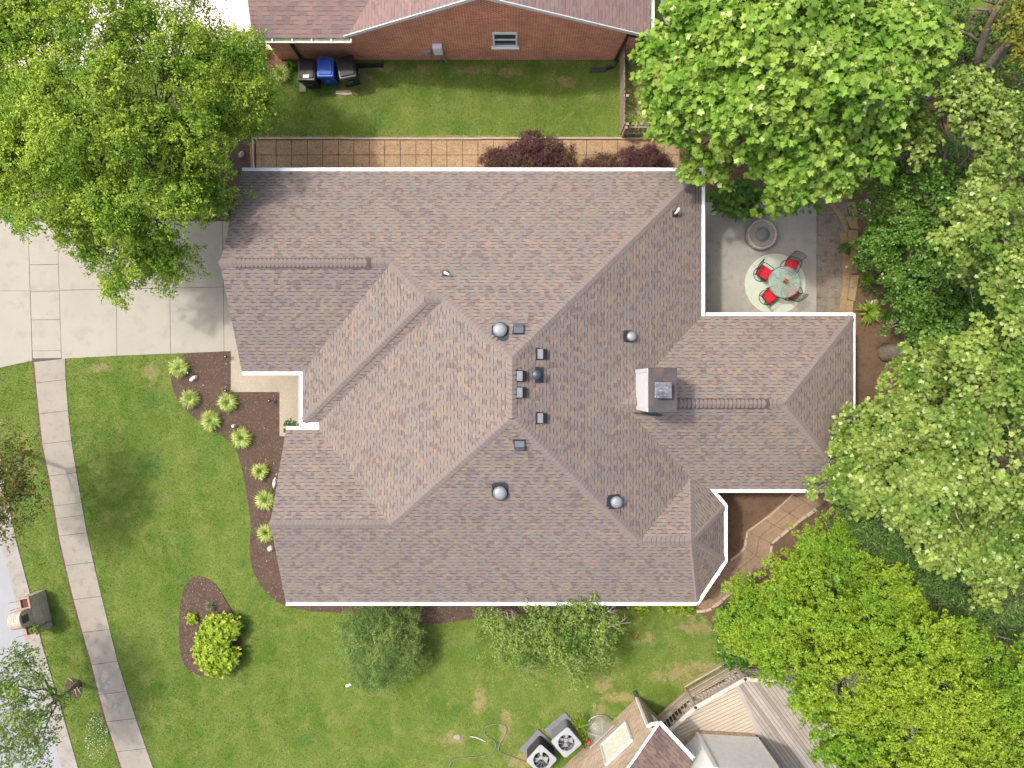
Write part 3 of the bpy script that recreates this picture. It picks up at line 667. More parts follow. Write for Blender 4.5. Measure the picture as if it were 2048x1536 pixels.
caps((-7.5, -1.31, 2.74), AP, h5, h5, house); caps(GR, AP, h5, h5, house); caps(AP, F_, .55, .4, house)
caps((0, -1.03, 6.13), (0, .845, 6.13), .47, .5, house, step=.15)
caps((-8.22, -4.77, 4.257), C_, .5, .5, house); caps((-9.82, 4.075, 4.512), GR, .5, .5, house)
caps((12.27, 2.38, 2.74), WR1, h5, h5, house); caps((12.27, -3.72, 2.74), WR1, h5, h5, house); caps(WR0, WR1, .5, .5, house)
caps(BG, BA, .5, .5, house, step=.16); caps((BP[0]+.0, BP[1], BP[2]), BA, .5, .45, house, step=.16); caps((BR[0]-.03, BR[1]-.02, BR[2]+.02), BA, .32, .3, house, step=.16)
caps((BT[0]-.03, BT[1]+.02, BT[2]+.02), BA, .3, .32, house, step=.16); caps((BU[0], BU[1]+.05, BU[2]+.03), BA, .45, .5, house, step=.16)
# ridge vents: low plastic boxes under the caps
M_VENTD = nmat('ridge_vent_edge', (.10, .08, .072), None, None, 4, 60, .2, .95, 0)
def ridge_vent(a, b, wd=.34):
    mb = MB(); a = Vector(a); b = Vector(b); d = (b-a).normalized(); sd = Vector((-d.y, d.x, 0))
    for s_ in (-1, 1):
        for p in ((0, 0),):
            q = [a+sd*s_*.0+Vector((0, 0, .035)), b+Vector((0, 0, .035)), b+sd*s_*wd/2+Vector((0, 0, -.052)), a+sd*s_*wd/2+Vector((0, 0, -.052))]
            mb.face(q); mb.face([q[3], q[2], q[2]-Vector((0, 0, .03)), q[3]-Vector((0, 0, .03))])
    o = mb.build('ridge_vent', M_VENTD, house)
    caps(a, b, .5, .5, house, wd=wd/2-.022, extra=.022, arc=.03, name='ridge_cap')
ridge_vent((-9.35, 4.075, 4.515), (-4.75, 4.075, 4.515)); ridge_vent((5.0, -.67, 4.268), (8.75, -.67, 4.268))

M_STEEL2 = plain('dull_rim', (.14, .16, .18), .5, .3, .4, .2)
# roof fittings
def onroof(px, py, plane):
    z = 4.0
    for _ in range(12):
        x, y = G2(px, py, z); z = plane(x, y)
    return Vector((x, y, z))
PN = lambda x, y: 6.55-.5*y
PE = lambda x, y: 6.13-.5*x
PS = lambda x, y: 6.645+.5*y
def frame(nrm):
    n_ = Vector(nrm).normalized(); q = Vector((0, 0, 1)).rotation_difference(n_).to_matrix(); return q
def tube_light(px, py, plane, nrm, r):
    p = onroof(px, py, plane); q = frame(nrm)
    e = MB(); fl_ = [Vector((math.cos(t)*r*1.05, math.sin(t)*r*1.05, .02)) for t in [i*math.pi/12 for i in range(24)]]
    up = Vector((-nrm[0], -nrm[1], 0)).normalized()
    # square flashing uphill of the collar
    dd = q @ Vector((0, 0, 1)); 
    sdv = Vector((0, 0, 1)).cross(up)
    ups = (up - dd*up.dot(dd)).normalized()
    c = p+ups*.10
    e.add([c+sdv*r*1.15*a+ups*r*1.0*b+dd*.018 for a, b in ((-1, -1.1), (1, -1.1), (1, 1.0), (.6, 1.35), (-.6, 1.35), (-1, 1.0))], [tuple(range(6))], 0)
    e.lathe([(r*1.06, -.15), (r*1.06, .12), (r*.98, .15), (r*.92, .15)], p, 28, 0)
    o = e.build('sky_tube', M_DKMET, house)
    d = MB(); d.lathe([(r*.95, .13), (r*.97, .17), (r*.90, .175)], p, 28); d.build('rim', M_STEEL2, o, True)
    d = MB(); d.lathe([(r*.80, .16), (r*.77, .18), (r*.66, .195), (r*.47, .205), (r*.25, .21), (.01, .212)], p, 28); d.build('dome', M_DOME, o, True)
tube_light(1000, 660, PN, (0, .5, 1), .235); tube_light(1000, 985, PS, (0, -.5, 1), .235); tube_light(1262, 673, PE, (.5, 0, 1), .175); tube_light(1232, 1003, PE, (.5, 0, 1), .21)
def box_vent(px, py, plane, nrm, s_=.31):
    p = onroof(px, py, plane); dd = Vector(nrm).normalized(); up = Vector((-nrm[0], -nrm[1], 0)).normalized(); ups = (up-dd*up.dot(dd)).normalized(); sd = dd.cross(ups)
    mb = MB(); c = p
    def pt(a, b, h): return c+sd*a*s_/2+ups*b*s_/2+dd*h
    # flashing plate
    mb.add([pt(-1.05, -1.1, .01), pt(1.05, -1.1, .01), pt(1.3, 1.25, .01), pt(-1.3, 1.25, .01)], [(0, 1, 2, 3)], 1)
    # hood: flat top, sloping uphill half
    t = [pt(-1, -1, .13), pt(1, -1, .13), pt(1, 0.05, .15), pt(-1, .05, .15), pt(1, 1, .06), pt(-1, 1, .06)]
    bt = [pt(-1, -1, .03), pt(1, -1, .03), pt(1, 1, .0), pt(-1, 1, .0)]
    mb.add(t[:4], [(0, 1, 2, 3)], 1 if nrm[0] else 0); mb.add(t[2:], [(1, 0, 2, 3)], 2 if nrm[0] else 0); mb.add([t[0], t[1], bt[1], bt[0]], [(3, 2, 1, 0)], 0)  # east-slope hoods: sunlit uphill half and darker downhill half are painted
    mb.add([t[1], t[2], t[4], bt[2], bt[1]], [(4, 3, 2, 1, 0)], 0); mb.add([t[0], t[3], t[5], bt[3], bt[0]], [(0, 1, 2, 3, 4)], 0); mb.add([t[5], t[4], bt[2], bt[3]], [(0, 1, 2, 3)], 0)
    return mb.build('roof_vent', [M_VENT, M_BLACK, M_VENTLIT], house)
M_VENTLIT = plain('sunlit_vent_metal', (.13, .14, .15), .4, .2, .5, .2)  # lighter hood colour, painting the sun on the uphill half
M_VENT = plain('slate_vent_metal', (.10, .118, .14), .35, .35, .6, .15)
box_vent(1037, 659, PN, (0, .5, 1)); box_vent(1039, 889, PS, (0, -.5, 1))
for px, py in ((1082, 708), (1041, 752), (1041, 785), (1082, 836)): box_vent(px, py, PE, (.5, 0, 1))
p = onroof(1073, 750, PE); mb = MB(); mb.lathe([(.16, -.08), (.16, .02), (.1, .08), (.09, .32), (.15, .33), (.155, .37), (.13, .39), (.13, .43), (.05, .45), (.01, .455)], p, 20); mb.box(p+Vector((.09, 0, -.02)), (.3, .5, .015), 0, 0, Matrix.Rotation(.4636, 3, 'Y'))
mb.build('flue_vent', M_DKMET, house)
for px, py, pln, nr, dv in ((891, 547, PN, (0, .5, 1), (1, -.6)), (1350, 428, PE, (.5, 0, 1), (.5, .8))):
    p = onroof(px, py, pln); mb = MB(); mb.box(p+Vector((0, 0, .02)), (.22, .22, .015), 0, 0, frame(nr)); mb.lathe([(.075, -.05), (.07, .08)], p, 14)
    o = mb.build('pipe_flashing', M_DKMET, house)
    d = Vector((dv[0], dv[1], 0)).normalized(); m2 = MB(); m2.tube([p+Vector((0, 0, .0)), p+Vector((0, 0, .22)), p+Vector((0, 0, .28))+d*.03, p+Vector((0, 0, .29))+d*.09, p+Vector((0, 0, .25))+d*.17], .042, 12); m2.build('vent_pipe', M_WHITE, o, True)
# chimney chase
mb = MB()
cx0, cx1, cy0, cy1, cz = 4.27, 5.12, -.86, .48, 6.2
mb.box(((cx0+cx1)/2, (cy0+cy1)/2, 4.95), (cx1-cx0, cy1-cy0, 2.46)); 
chim = mb.build('chimney', M_TRIM, house)
mb = MB()
for k in range(12): mb.box((cx0-.008, (cy0+cy1)/2, 4.0+k*.19), (.02, cy1-cy0-.16, .165), 0, 0, Matrix.Rotation(.05, 3, 'Y'))
for y in (cy0+.05, cy1-.05): mb.box((cx0-.012, y, 5.0), (.05, .13, 2.3))
mb.build('siding', plain('chimney_siding', (.62, .63, .64), .5), chim)
mb = MB(); mb.box(((cx0+cx1)/2+.01, (cy0+cy1)/2, 6.2), (cx1-cx0+.05, cy1-cy0+.06, .05)); cco = mb.build('chase_cover', M_RUST, chim, bevel=.01)
mb = MB()
for (qx, qy, qa, qb) in ((4.62, .42, .17, .07), (4.82, .13, .13, .06), (4.4, -.1, .04, .1)):
    mb = MB(); pp = [(qx+math.cos(t)*qa*random.uniform(.7, 1.1), qy+math.sin(t)*qb*random.uniform(.7, 1.1), 6.229) for t in [i*math.pi/8 for i in range(16)]]; mb.face(pp); mb.build('rust', M_RPATCH, cco)
mb = MB(); mb.lathe([(.16, 6.2), (.16, 6.42)], (4.66, -.19, 0), 16)
for dx in (-.2, .2):
    for dy in (-.2, .2): mb.bar((4.66+dx, -.19+dy, 6.2), (4.66+dx, -.19+dy, 6.48), .02, .02)
mb.box((4.66, -.19, 6.32), (.44, .42, .16))
fo = mb.build('flue', M_DKMET, chim)
mb = MB(); mb.box((4.66, -.19, 6.52), (.52, .50, .035)); mb.build('flue_cap', nmat('streaky_steel', (.20, .21, .23), (.10, .105, .12), (.34, .35, .37), 4, 20, .3, .4, 0, metal=.5), chim, bevel=.008)
mb = MB()
mb.face([(4.1, -1.0, 4.12), (4.2, -.98, 4.30), (5.15, -1.02, 4.12), (5.1, -1.12, 4.06)]); mb.build('flashing', M_DKMET, chim)

# ------------------------------------------------------------------ neighbour's brick house (north)
nh = empty('brick_house', (-2.2, 12.95, 0), 0, 'red brick house with pink brown roof at the top edge', 'house')
mb = MB(); WY = 12.95; x0, x1, pkx, pkz, ez = -9.27, 4.76, -1.03, 5.25, 2.6
mb.face([(x0, WY, 0), (x1, WY, 0), (x1, WY, ez+.05), (pkx, WY, pkz-.1), (-6.2, WY, 2.44), (x0, WY, 2.6)], 0, [(x0, 0), (x1, 0), (x1, ez), (pkx, pkz), (-6.2, ez), (x0, ez)])
mb.face([(x1, WY, 0), (x1, 25, 0), (x1, 25, ez), (x1, WY, ez)], 0, [(0, 0), (12, 0), (12, ez), (0, ez)]); mb.face([(x0, WY, 0), (x0, WY, ez), (x0, 16.8, 4.4), (x0, 25, ez), (x0, 25, 0)], 0, [(0, 0), (0, ez), (4, 4.4), (12, ez), (12, 0)])
mb.face([(x0, 25, 0), (x0, 25, ez), (pkx, 25, pkz-.1), (x1, 25, ez), (x1, 25, 0)], 0, [(0, 0), (0, ez), (8, pkz), (14, ez), (14, 0)])
nw_ = mb.build('wall', M_BRICKN, nh)
mb = MB(); ry = WY-.32
slope(mb, [(5.03, ry, 2.58), (5.03, 26, 2.58), (pkx, 26, pkz+.04), (pkx, ry, pkz+.04)], (0, 1, 0), 2.58)
slope(mb, [(-5.953, ry, 2.636), (pkx, ry, pkz+.04), (pkx, 26, pkz+.04), (-2.47, 26, 4.5125), (-2.47, 16.8, 4.5125)], (0, 1, 0), 2.6)
slope(mb, [(-9.42, 12.55, 2.6), (-6.02, 12.55, 2.6), (-5.953, ry, 2.636), (-2.47, 16.8, 4.5125), (-9.42, 16.8, 4.5125)], (1, 0, 0), 2.6)
slope(mb, [(-9.42, 16.8, 4.5125), (-2.47, 16.8, 4.5125), (-2.47, 25.3, 2.6), (-9.42, 25.3, 2.6)], (1, 0, 0), 2.6)
mb.build('roof', M_SHN, nh)
mb = MB()
mb.bar((5.03, ry-.005, 2.52), (pkx, ry-.005, pkz-.02), .03, .16, up=Vector((0, 0, 1))); mb.bar((-6.15, ry-.005, 2.52), (pkx, ry-.005, pkz-.02), .03, .16)
mb.face([(5.0, ry, 2.45), (pkx, ry, pkz-.1), (pkx, WY, pkz-.1), (5.0, WY, 2.45)]); mb.face([(-6.1, ry, 2.45), (-6.1, WY, 2.45), (pkx, WY, pkz-.1), (pkx, ry, pkz-.1)])
mb.face([(-9.4, 12.58, 2.5), (-6.1, 12.58, 2.5), (-6.1, WY, 2.5), (-9.4, WY, 2.5)])
mb.build('barge_board', M_TRIM, nh)
def open_gutter(a, b, side, z, parent):
    a = Vector((*a, z)); b = Vector((*b, z)); d = (b-a).normalized(); n_ = Vector((-d.y, d.x, 0))*side; mb = MB(); wd = .12; u = Vector((0, 0, 1))
    for s0, s1, m in (((0, 0), (0, -.09), 1), ((0, -.09), (wd, -.09), 1), ((wd, -.09), (wd, 0), 0)):
        mb.face([a+n_*s0[0]+u*s0[1], b+n_*s0[0]+u*s0[1], b+n_*s1[0]+u*s1[1], a+n_*s1[0]+u*s1[1]], m)
    mb.bar(a+n_*(wd+.005), b+n_*(wd+.005), .018, .02, 0)
    o = mb.build('gutter', [M_WHITE, M_GUTIN], parent)
    L = (b-a).length; k = int(L/.6)
    for i in range(k+1): mb = MB(); p_ = a+d*(L*i/k); mb.bar(p_, p_+n_*wd, .035, .012); mb.build('hanger', M_WHITE, o)
M_GUTIN = nmat('mossy_gutter', (.45, .50, .38), (.35, .42, .28), None, 6, 40, .2, .8, 0)
open_gutter((-9.42, 12.53), (-5.85, 12.53), -1, 2.6, nh); open_gutter((5.04, ry), (5.04, 16), -1, 2.58, nh)
window(nh, (-.26, WY, 1.72), .86, .98, (0, -1, 0), M_WHITE, M_PANE)
def pipe(path, r, mat, name, parent, sq=True):
    mb = MB()
    if sq:
        for a, b in zip(path, path[1:]): mb.bar(a, b, r*2, r*1.6)
    else: mb.tube(path, r, 10)
    return mb.build(name, mat, parent)
pipe([(4.9, ry-.02, 2.5), (4.35, WY-.10, 2.25), (4.28, WY-.08, 2.2), (4.1, WY-.07, .15), (4.02, WY-.3, .08), (3.75, WY-.38, .06)], .05, M_BLACK, 'downspout', nh)
pipe([(-8.35, 12.6, 2.5), (-8.35, WY-.07, 2.3), (-8.35, WY-.07, .15)], .05, M_BLACK, 'downspout', nh)
pipe([(-6.2, 12.7, .05), (-5.15, 12.72, .04)], .07, M_BLACK, 'drain_extension', nh)
mb = MB(); mb.box((3.42, WY-.42, .05), (.64, .17, .08)); 
for k in range(5): mb.box((3.18+k*.12, WY-.42, .095), (.02, .15, .012))
mb.build('splash_block', plain('dark_grey_plastic', (.05, .055, .06), .6), nh)
mb = MB(); mb.box((-2.85, WY-.09, 1.1), (.36, .16, .62)); mb.box((-2.85, WY-.18, 1.15), (.30, .03, .5)); mo = mb.build('meter_box', M_WHITE, nh, bevel=.01)
pipe([(-2.72, WY-.06, .8), (-2.62, WY-.06, .0)], .03, M_ACW, 'conduit', mo); pipe([(-2.85, WY-.06, .8), (-2.83, WY-.06, .0)], .014, M_ACW, 'conduit', mo)
mb = MB(); mb.box((-3.24, WY-.07, .8), (.17, .12, .3)); mb.lathe([(.05, .0), (.05, .03)], (-3.35, WY-.12, .95), 10); mo = mb.build('junction_box', M_ACW, nh, bevel=.01)
pipe([(-3.2, WY-.05, .65), (-3.17, WY-.05, 0)], .014, M_ACW, 'conduit', mo)

# ------------------------------------------------------------------ wheelie bins
def bin_(name, px, py, rz, mat, matl, label, deep, wd, seam=False, paper=False):
    X, Y, _ = G(px, py, 1.05); r = empty(name, (X, Y, 0), rz, label, 'bin', 'wheeled bins against the brick wall')
    b = MB(); W, D = wd/2, deep/2; k = .8
    vs = [(-W*k, -D*k+.03, .04), (W*k, -D*k+.03, .04), (W*k, D*k+.03, .04), (-W*k, D*k+.03, .04), (-W*.96, -D*.94, .98), (W*.96, -D*.94, .98), (W*.96, D*.94, .98), (-W*.96, D*.94, .98)]
    b.add(vs, [(3, 2, 1, 0), (0, 1, 5, 4), (1, 2, 6, 5), (2, 3, 7, 6), (3, 0, 4, 7), (4, 5, 6, 7)]); b.box((0, -D*.93, .93), (wd*.98, .06, .07)); b.box((0, -D*.9, .5), (.2, .02, .3)); b.box((0, -D*.9-.01, .62), (.16, .03, .018), 0, 1)
    b.build('body', [mat, M_ACW], r, bevel=.03, local=True)
    l = MB()
    prof = [(1, 0), (1, .02), (.93, .045), (.80, .05), (.74, .085), (0, .10)]
    def rr(s_, z):
        out = []
        for (sx, sy) in ((1, 1), (-1, 1), (-1, -1), (1, -1)):
            for t in range(5):
                a = math.atan2(sy, sx)-math.pi/4+t*math.pi/8; rad = .07*s_
                out.append(((W*s_-rad)*sx+rad*math.cos(a), (D*s_-rad)*sy+rad*math.sin(a), z))
        return out
    rings = [rr(s_, .985+z) for s_, z in prof[:-1]]; n_ = 20; vs = [q for r_ in rings for q in r_]; fs = []
    for i in range(len(rings)-1):
        for j in range(n_): fs.append((i*n_+j, i*n_+(j+1) % n_, (i+1)*n_+(j+1) % n_, (i+1)*n_+j))
    fs.append(tuple((len(rings)-1)*n_+j for j in range(n_))); fs.append(tuple(range(n_))[::-1]); l.add(vs, fs)
    for k_ in (-.55, .55): l.box((k_*W, D*.9, 1.02), (.13, .05, .05))
    if not seam:
        for k_ in range(3): l.box((0, D*(.5-.35*k_), 1.075), (wd*.55, .03, .012))
    lo = l.build('lid', matl, r, local=True)
    h = MB(); h.tube([(-W*.85, D+.03, .98), (W*.85, D+.03, .98)], .018, 8); h.build('handle', matl, r, local=True)
    for s_ in (-1, 1):
        w_ = MB(); w_.tube([(s_*W*.82, D*.85, .11), (s_*W*.96, D*.85, .11)], .11, 14); w_.build('wheel', M_BLACK, r, local=True)
    if paper:
        p_ = MB(); p_.face([(-W*.4, -D*.80, 1.077), (W*.25, -D*.80, 1.077), (W*.3, -D*.48, 1.083), (-W*.35, -D*.5, 1.083)]); p_.build('sticker', M_WHITE, r, local=True)
bin_('trash_bin', 613, 139, 0.0, M_BLACK, M_BLACK, 'black wheeled bin with a white paper sheet on its lid', .84, .68, paper=True)
bin_('trash_bin', 650, 134, 0.0, M_BLUE, M_BLUE, 'bright blue wheeled bin between two dark bins', .74, .66, seam=True)
bin_('trash_bin', 692, 134, .2, M_DGREEN, M_BLACK, 'dark green wheeled bin turned askew with black lid', .86, .70)
mb = MB(); mb.box((*G2(606, 176), .03), (.26, .34, .06)); tag(mb.build('paving_stone', M_WALK), 'small grey paving stone by the corner of the left bin', 'stone')
mb = MB(); mb.prism(P((672, 182), (703, 180), (705, 190), (690, 191), (672, 189)), 0, .05); tag(mb.build('paving_stone', M_STONE, bevel=.01), 'pale flat stone in the grass below the green bin', 'stone')
# grill and a dark gate beside the brick house
g = empty('kettle_grill', G(1312, 108), 0, 'black covered grill beside the brick house under the big tree', 'grill')
mb = MB(); c0 = Vector((0, 0, 0)); mb.lathe([(.1, .45), (.27, .55), (.3, .75), (.29, .8), (.24, .95), (.12, 1.04), (.01, 1.06)], (0, 0, 0), 20); mb.build('bowl', M_CLOTH, g, True, local=True)
mb = MB(); mb.box((0, 0, 1.08), (.12, .04, .03)); mb.build('handle', M_ACW, g, local=True)
for k in range(3): a = k*2.09; mb = MB(); mb.bar((math.cos(a)*.12, math.sin(a)*.12, .5), (math.cos(a)*.3, math.sin(a)*.3, 0), .03, .03); mb.build('leg', M_IRON, g, local=True)
r = empty('metal_rack', G(1272, 100), 0, 'dark metal rack leaning by the corner of the brick wall', 'rack')
for s_ in (-1, 1): mb = MB(); mb.bar((s_*.16, 0, 0), (s_*.16, .3, 1.1), .03, .03); mb.build('side_rail', M_IRON, r, local=True)
mb = MB()
for k in range(6): mb.bar((-.16, .04+.05*k, .15+.17*k), (.16, .04+.05*k, .15+.17*k), .02, .02)
mb.build('rungs', M_GREYM, r, local=True)

# picket fence
def picket_fence(a, b, label, h=1.25, step=.16, face=1, nm='picket_fence', pkw=.11):
    a = Vector(G2(*a)); b = Vector(G2(*b)); d = (b-a).normalized(); L = (b-a).length; n_ = Vector((-d.y, d.x))*face
    e = empty(nm, (a.x, a.y, 0), 0, label, 'fence')
    mb = MB()
    for z in (.3, .95): mb.bar((a.x, a.y, z), (b.x, b.y, z), .04, .09)
    mb.build('rail', M_WOOD, e)
    for k in range(int(L/1.9)+2):
        q = a+d*min(L, k*1.9); pm = MB(); pm.box((q.x-n_.x*.06, q.y-n_.y*.06, h/2+.02), (.09, .09, h+.04), math.atan2(d.y, d.x)); pm.build('post', M_WOOD, e)
    mb = MB(); t = .06
    while t < L:
        q = a+d*t+n_*.035; hh = h+random.uniform(-.03, .03); ln = random.uniform(-.02, .02)
        P0 = Vector((q.x, q.y, .05)); w_ = pkw/2
        pts = [P0-d.to_3d()*w_, P0+d.to_3d()*w_, P0+d.to_3d()*(w_+ln)+Vector((0, 0, hh-.1)), P0+d.to_3d()*(w_*.5+ln)+Vector((0, 0, hh-.04)), P0+d.to_3d()*(-w_*.5+ln)+Vector((0, 0, hh-.04)), P0+d.to_3d()*(-w_+ln)+Vector((0, 0, hh-.1))]
        bk = [p_+n_.to_3d()*.02 for p_ in pts]
        mb.add(pts+bk, [tuple(range(6)), tuple(range(11, 5, -1))]+[(j, j+6, (j+1) % 6+6, (j+1) % 6) for j in range(6)]); t += step
    mb.build('pickets', M_WOOD, e); return e
picket_fence((1241, 122), (1242, 271), 'weathered picket fence running from the brick house to the path', 1.25, .15, -1)
picket_fence((1244, 272), (1330, 272), 'short open picket fence turning right beside the paver path', 1.1, .19, 1, pkw=.1)
# metal gate bits at the top of the patio
mb = MB()
for (a, b) in (((1605, 398), (1605, 372)), ((1622, 400), (1622, 375)), ((1605, 385), (1640, 386))): mb.bar((*G2(*a), .5), (*G2(*b), .5), .03, .03)
for px in (1604, 1622, 1638): mb.bar((*G2(px, 398), 0), (*G2(px, 398), 1.0), .03, .03)
for z in (.3, .98): mb.bar((*G2(1604, 398), z), (*G2(1638, 398), z), .03, .03)
tag(mb.build('iron_plant_stand', M_IRON), 'dark iron stand at the top edge of the patio below the big tree', 'stand')

# ------------------------------------------------------------------ patio furniture
X, Y, _ = G(1522, 470, .2)
fp = empty('fire_pit', (X, Y, .05), 0, 'round stone fire pit with dark lid on the patio', 'fire pit')
mb = MB(); mb.lathe([(.60, 0), (.61, .12), (.605, .26), (.58, .30), (.50, .30), (.485, .25)], n=40)
mb.build('bowl_wall', nmat('pit_stone', (.34, .29, .26), (.27, .23, .21), None, 5, 40, .3, .8, .4), fp, True, local=True)
mb = MB()
for k in range(34):
    a = 2*math.pi*k/34; mb.box((math.cos(a)*.545, math.sin(a)*.545, .31), (.07, .085, .035), a)
mb.build('rim_stones', nmat('rim_stone', (.52, .46, .42), (.42, .37, .34), None, 6, 40, .3, .7, .3), fp, bevel=.01, local=True)
mb = MB(); n_ = 36
for k in range(n_):
    a = 2*math.pi*k/n_; c_, s_ = math.cos(a), math.sin(a); c2, s2 = math.cos(a+.155), math.sin(a+.155)
    mb.add([(c_*.27, s_*.27, .30), (c_*.485, s_*.485, .285), (c2*.485, s2*.485, .285), (c2*.27, s2*.27, .30)], [(0, 1, 2, 3)])
mb.build('table_slats', nmat('pit_slats', (.36, .30, .25), (.30, .25, .21), None, 6, 40, .3, .7, .3), fp, local=True)
mb = MB(); mb.lathe([(.29, .28), (.29, .315), (.02, .325), (.001, .325)], n=32); mb.build('lid', plain('dark_lid', (.20, .20, .205), .6, .0), fp, True, local=True)
mb = MB(); mb.lathe([(.49, .02), (.49, .28)], n=32); mb.build('inner_wall', M_IRON, fp, local=True)
rx, ry_, _ = G(1550, 568, .05)
mb = MB(); mb.lathe([(1.21, .0), (1.21, .012), (1.19, .016), (.01, .016)], (rx, ry_, .052), 64); tag(mb.build('round_rug', M_RUG), 'round pale green rug under the patio table', 'rug')
tx, ty, _ = G(1568.5, 564, .75)
tb = empty('patio_table', (tx, ty, .05), 0, 'round glass topped patio table with dark rim', 'table')
mb = MB(); mb.lathe([(.60, .69), (.61, .70), (.60, .71), (.001, .71)], n=48); mb.build('glass_top', M_GLASS, tb, local=True)
mb = MB(); mb.tube([(math.cos(a)*.615, math.sin(a)*.615, .70) for a in [i*2*math.pi/48 for i in range(48)]], .017, 8, closed=True); mb.build('rim', plain('grey_rim', (.16, .19, .17), .4, .3), tb, True, local=True)
for k in range(4):
    a = .35+k*math.pi/2; mb = MB(); c_, s_ = math.cos(a), math.sin(a)
    mb.tube([(c_*.58, s_*.58, .67), (c_*.35, s_*.35, .62), (c_*.15, s_*.15, .40), (c_*.25, s_*.25, .18), (c_*.5, s_*.5, .02)], .017, 8); mb.build('leg', M_IRON, tb, True, local=True)
fw = empty('flower_pot', (tx, ty, .762), 0, 'small pot of red flowers on the glass table', 'flowers')
mb = MB(); mb.lathe([(.055, 0), (.085, .12), (.09, .13), (.075, .12)], n=18); mb.build('pot', M_DGREEN, fw, True, local=True)
n = 60; V = np.zeros((n, 4, 3)); mi = (rng.random(n) < .5).astype(int)
for i in range(n):
    a = rng.uniform(0, 6.28); rr0 = rng.uniform(0, .11); z = rng.uniform(.12, .22); s_ = rng.uniform(.015, .028); b = rng.uniform(0, 6.28)
    for k, t in enumerate((0, 1.57, 3.14, 4.71)): V[i, k] = (math.cos(a)*rr0+math.cos(b+t)*s_, math.sin(a)*rr0+math.sin(b+t)*s_, z+.01*math.sin(t))
M_FG = leaf_mat('flower_leaf', (.06, .14, .03), (.1, .2, .04)); M_FR = plain('red_petal', (.6, .05, .02), .6)
o = poly_mesh('blooms', V, 4, [M_FG, M_FR], None, mi); o.parent = fw
def chair(px, py, face_deg, label):
    X, Y, _ = G(px, py, .5); r = empty('swivel_chair', (X, Y, .07), 0, label, 'chair', 'swivel chairs round the patio table')
    r.rotation_euler = (0, 0, R(face_deg))      # local +x points to the table
    mb = MB(); mb.tube([(math.cos(a)*.29, math.sin(a)*.29, .02) for a in [i*2*math.pi/32 for i in range(32)]], .015, 6, closed=True)
    for k in range(4): a = k*math.pi/2+.6; mb.tube([(0, 0, .14), (math.cos(a)*.15, math.sin(a)*.15, .09), (math.cos(a)*.29, math.sin(a)*.29, .02)], .013, 6)
    mb.lathe([(.03, .1), (.03, .34)], n=10); mb.build('base_ring', M_IRON, r, True, local=True)
    mb = MB(); q = .235
    for a, b in (((-q, -q), (q, -q)), ((q, -q), (q, q)), ((q, q), (-q, q)), ((-q, q), (-q, -q))): mb.tube([(*a, .36), (*b, .36)], .016, 6)
    mb.build('seat_frame', M_IRON, r, True, local=True)
    mb = MB(); mb.box((.01, 0, .395), (.46, .46, .07)); mb.build('cushion', M_RED, r, bevel=.03, local=True)
    for s_ in (-1, 1):
        mb = MB(); mb.tube([(.2, s_*.26, .36), (.24, s_*.28, .5), (.15, s_*.285, .6), (-.2, s_*.28, .61), (-.27, s_*.25, .58)], .016, 6); mb.build('armrest', M_IRON, r, True, local=True)
    mb = MB(); top = []
    for i in range(9):
        t = -1+i/4; top.append((-.40-.04*(1-t*t), t*.25, .93+.03*(1-t*t)))
    bot = [(-.25-.02*(1-(-1+i/4)**2), (-1+i/4)*.22, .44) for i in range(9)]
    mb.tube(top, .016, 6); mb.tube(bot, .013, 6); mb.tube([bot[0], top[0]], .015, 6); mb.tube([bot[-1], top[-1]], .015, 6)
    m1 = [tuple(lerp(bot[i], top[i], .82)) for i in range(9)]; m2 = [tuple(lerp(bot[i], top[i], .18)) for i in range(9)]; mb.tube(m1, .011, 6); mb.tube(m2, .011, 6)
    for i in range(1, 8): mb.tube([m2[i], (lerp(m2[i], m1[i], .5)[0]-.02, lerp(m2[i], m1[i], .5)[1]+.015, lerp(m2[i], m1[i], .5)[2]), m1[i]], .009, 5)
    mb.build('backrest', M_IRON, r, True, local=True)
chair(1529, 545, -35, 'red cushioned swivel chair upper left of the table'); chair(1583, 531, -115, 'red cushioned swivel chair upper right of the table, nearest the fire pit side')
chair(1584, 583, 125, 'red cushioned swivel chair lower right, tucked half under the glass'); chair(1540, 592, 40, 'red cushioned swivel chair lower left of the table')

# ------------------------------------------------------------------ front yard bits
def rock(px, py, rx, ry, rz, label, h=.2, mat=None):
    X, Y, _ = G(px, py); mb = MB(); n_ = 9; rings = []
    for (s_, z) in ((1, -.02), (.95, h*.5), (.6, h), (.0, h*1.02)):
        rings.append([(math.cos(2*math.pi*j/n_)*rx*s_*random.uniform(.8, 1.1), math.sin(2*math.pi*j/n_)*ry*s_*random.uniform(.8, 1.1), z*random.uniform(.85, 1.1)) for j in range(n_)])
    c_, s2 = math.cos(rz), math.sin(rz)
    vs = [(X+x*c_-y*s2, Y+x*s2+y*c_, z) for r_ in rings for x, y, z in r_]; fs = []
    for i in range(3):
        for j in range(n_): fs.append((i*n_+j, i*n_+(j+1) % n_, (i+1)*n_+(j+1) % n_, (i+1)*n_+j))
    mb.add(vs, fs); return tag(mb.build('rock', mat or M_ROCK), label, 'rock')
rock(389, 757, .2, .1, .6, 'white pointed rock beside the topmost grass clump'); rock(469, 852, .1, .09, 0, 'small pale rock above the fifth grass clump')
rock(551, 965, .09, .24, -.2, 'tall white rock leaning by the gable between two clumps'); rock(542, 1096, .14, .13, 0, 'white rock at the lower end of the long mulch bed')
rock(556, 948, .05, .05, 0, 'tiny pale rock just above the tall white rock by the gable'); rock(484, 310, .16, .08, .9, 'pale rock in the dark bed left of the paver path')
rock(447, 383, .1, .1, .9, 'grey rock half hidden by birch leaves beside the roof'); rock(452, 425, .18, .06, -.9, 'long pale rock under the birch next to the driveway')
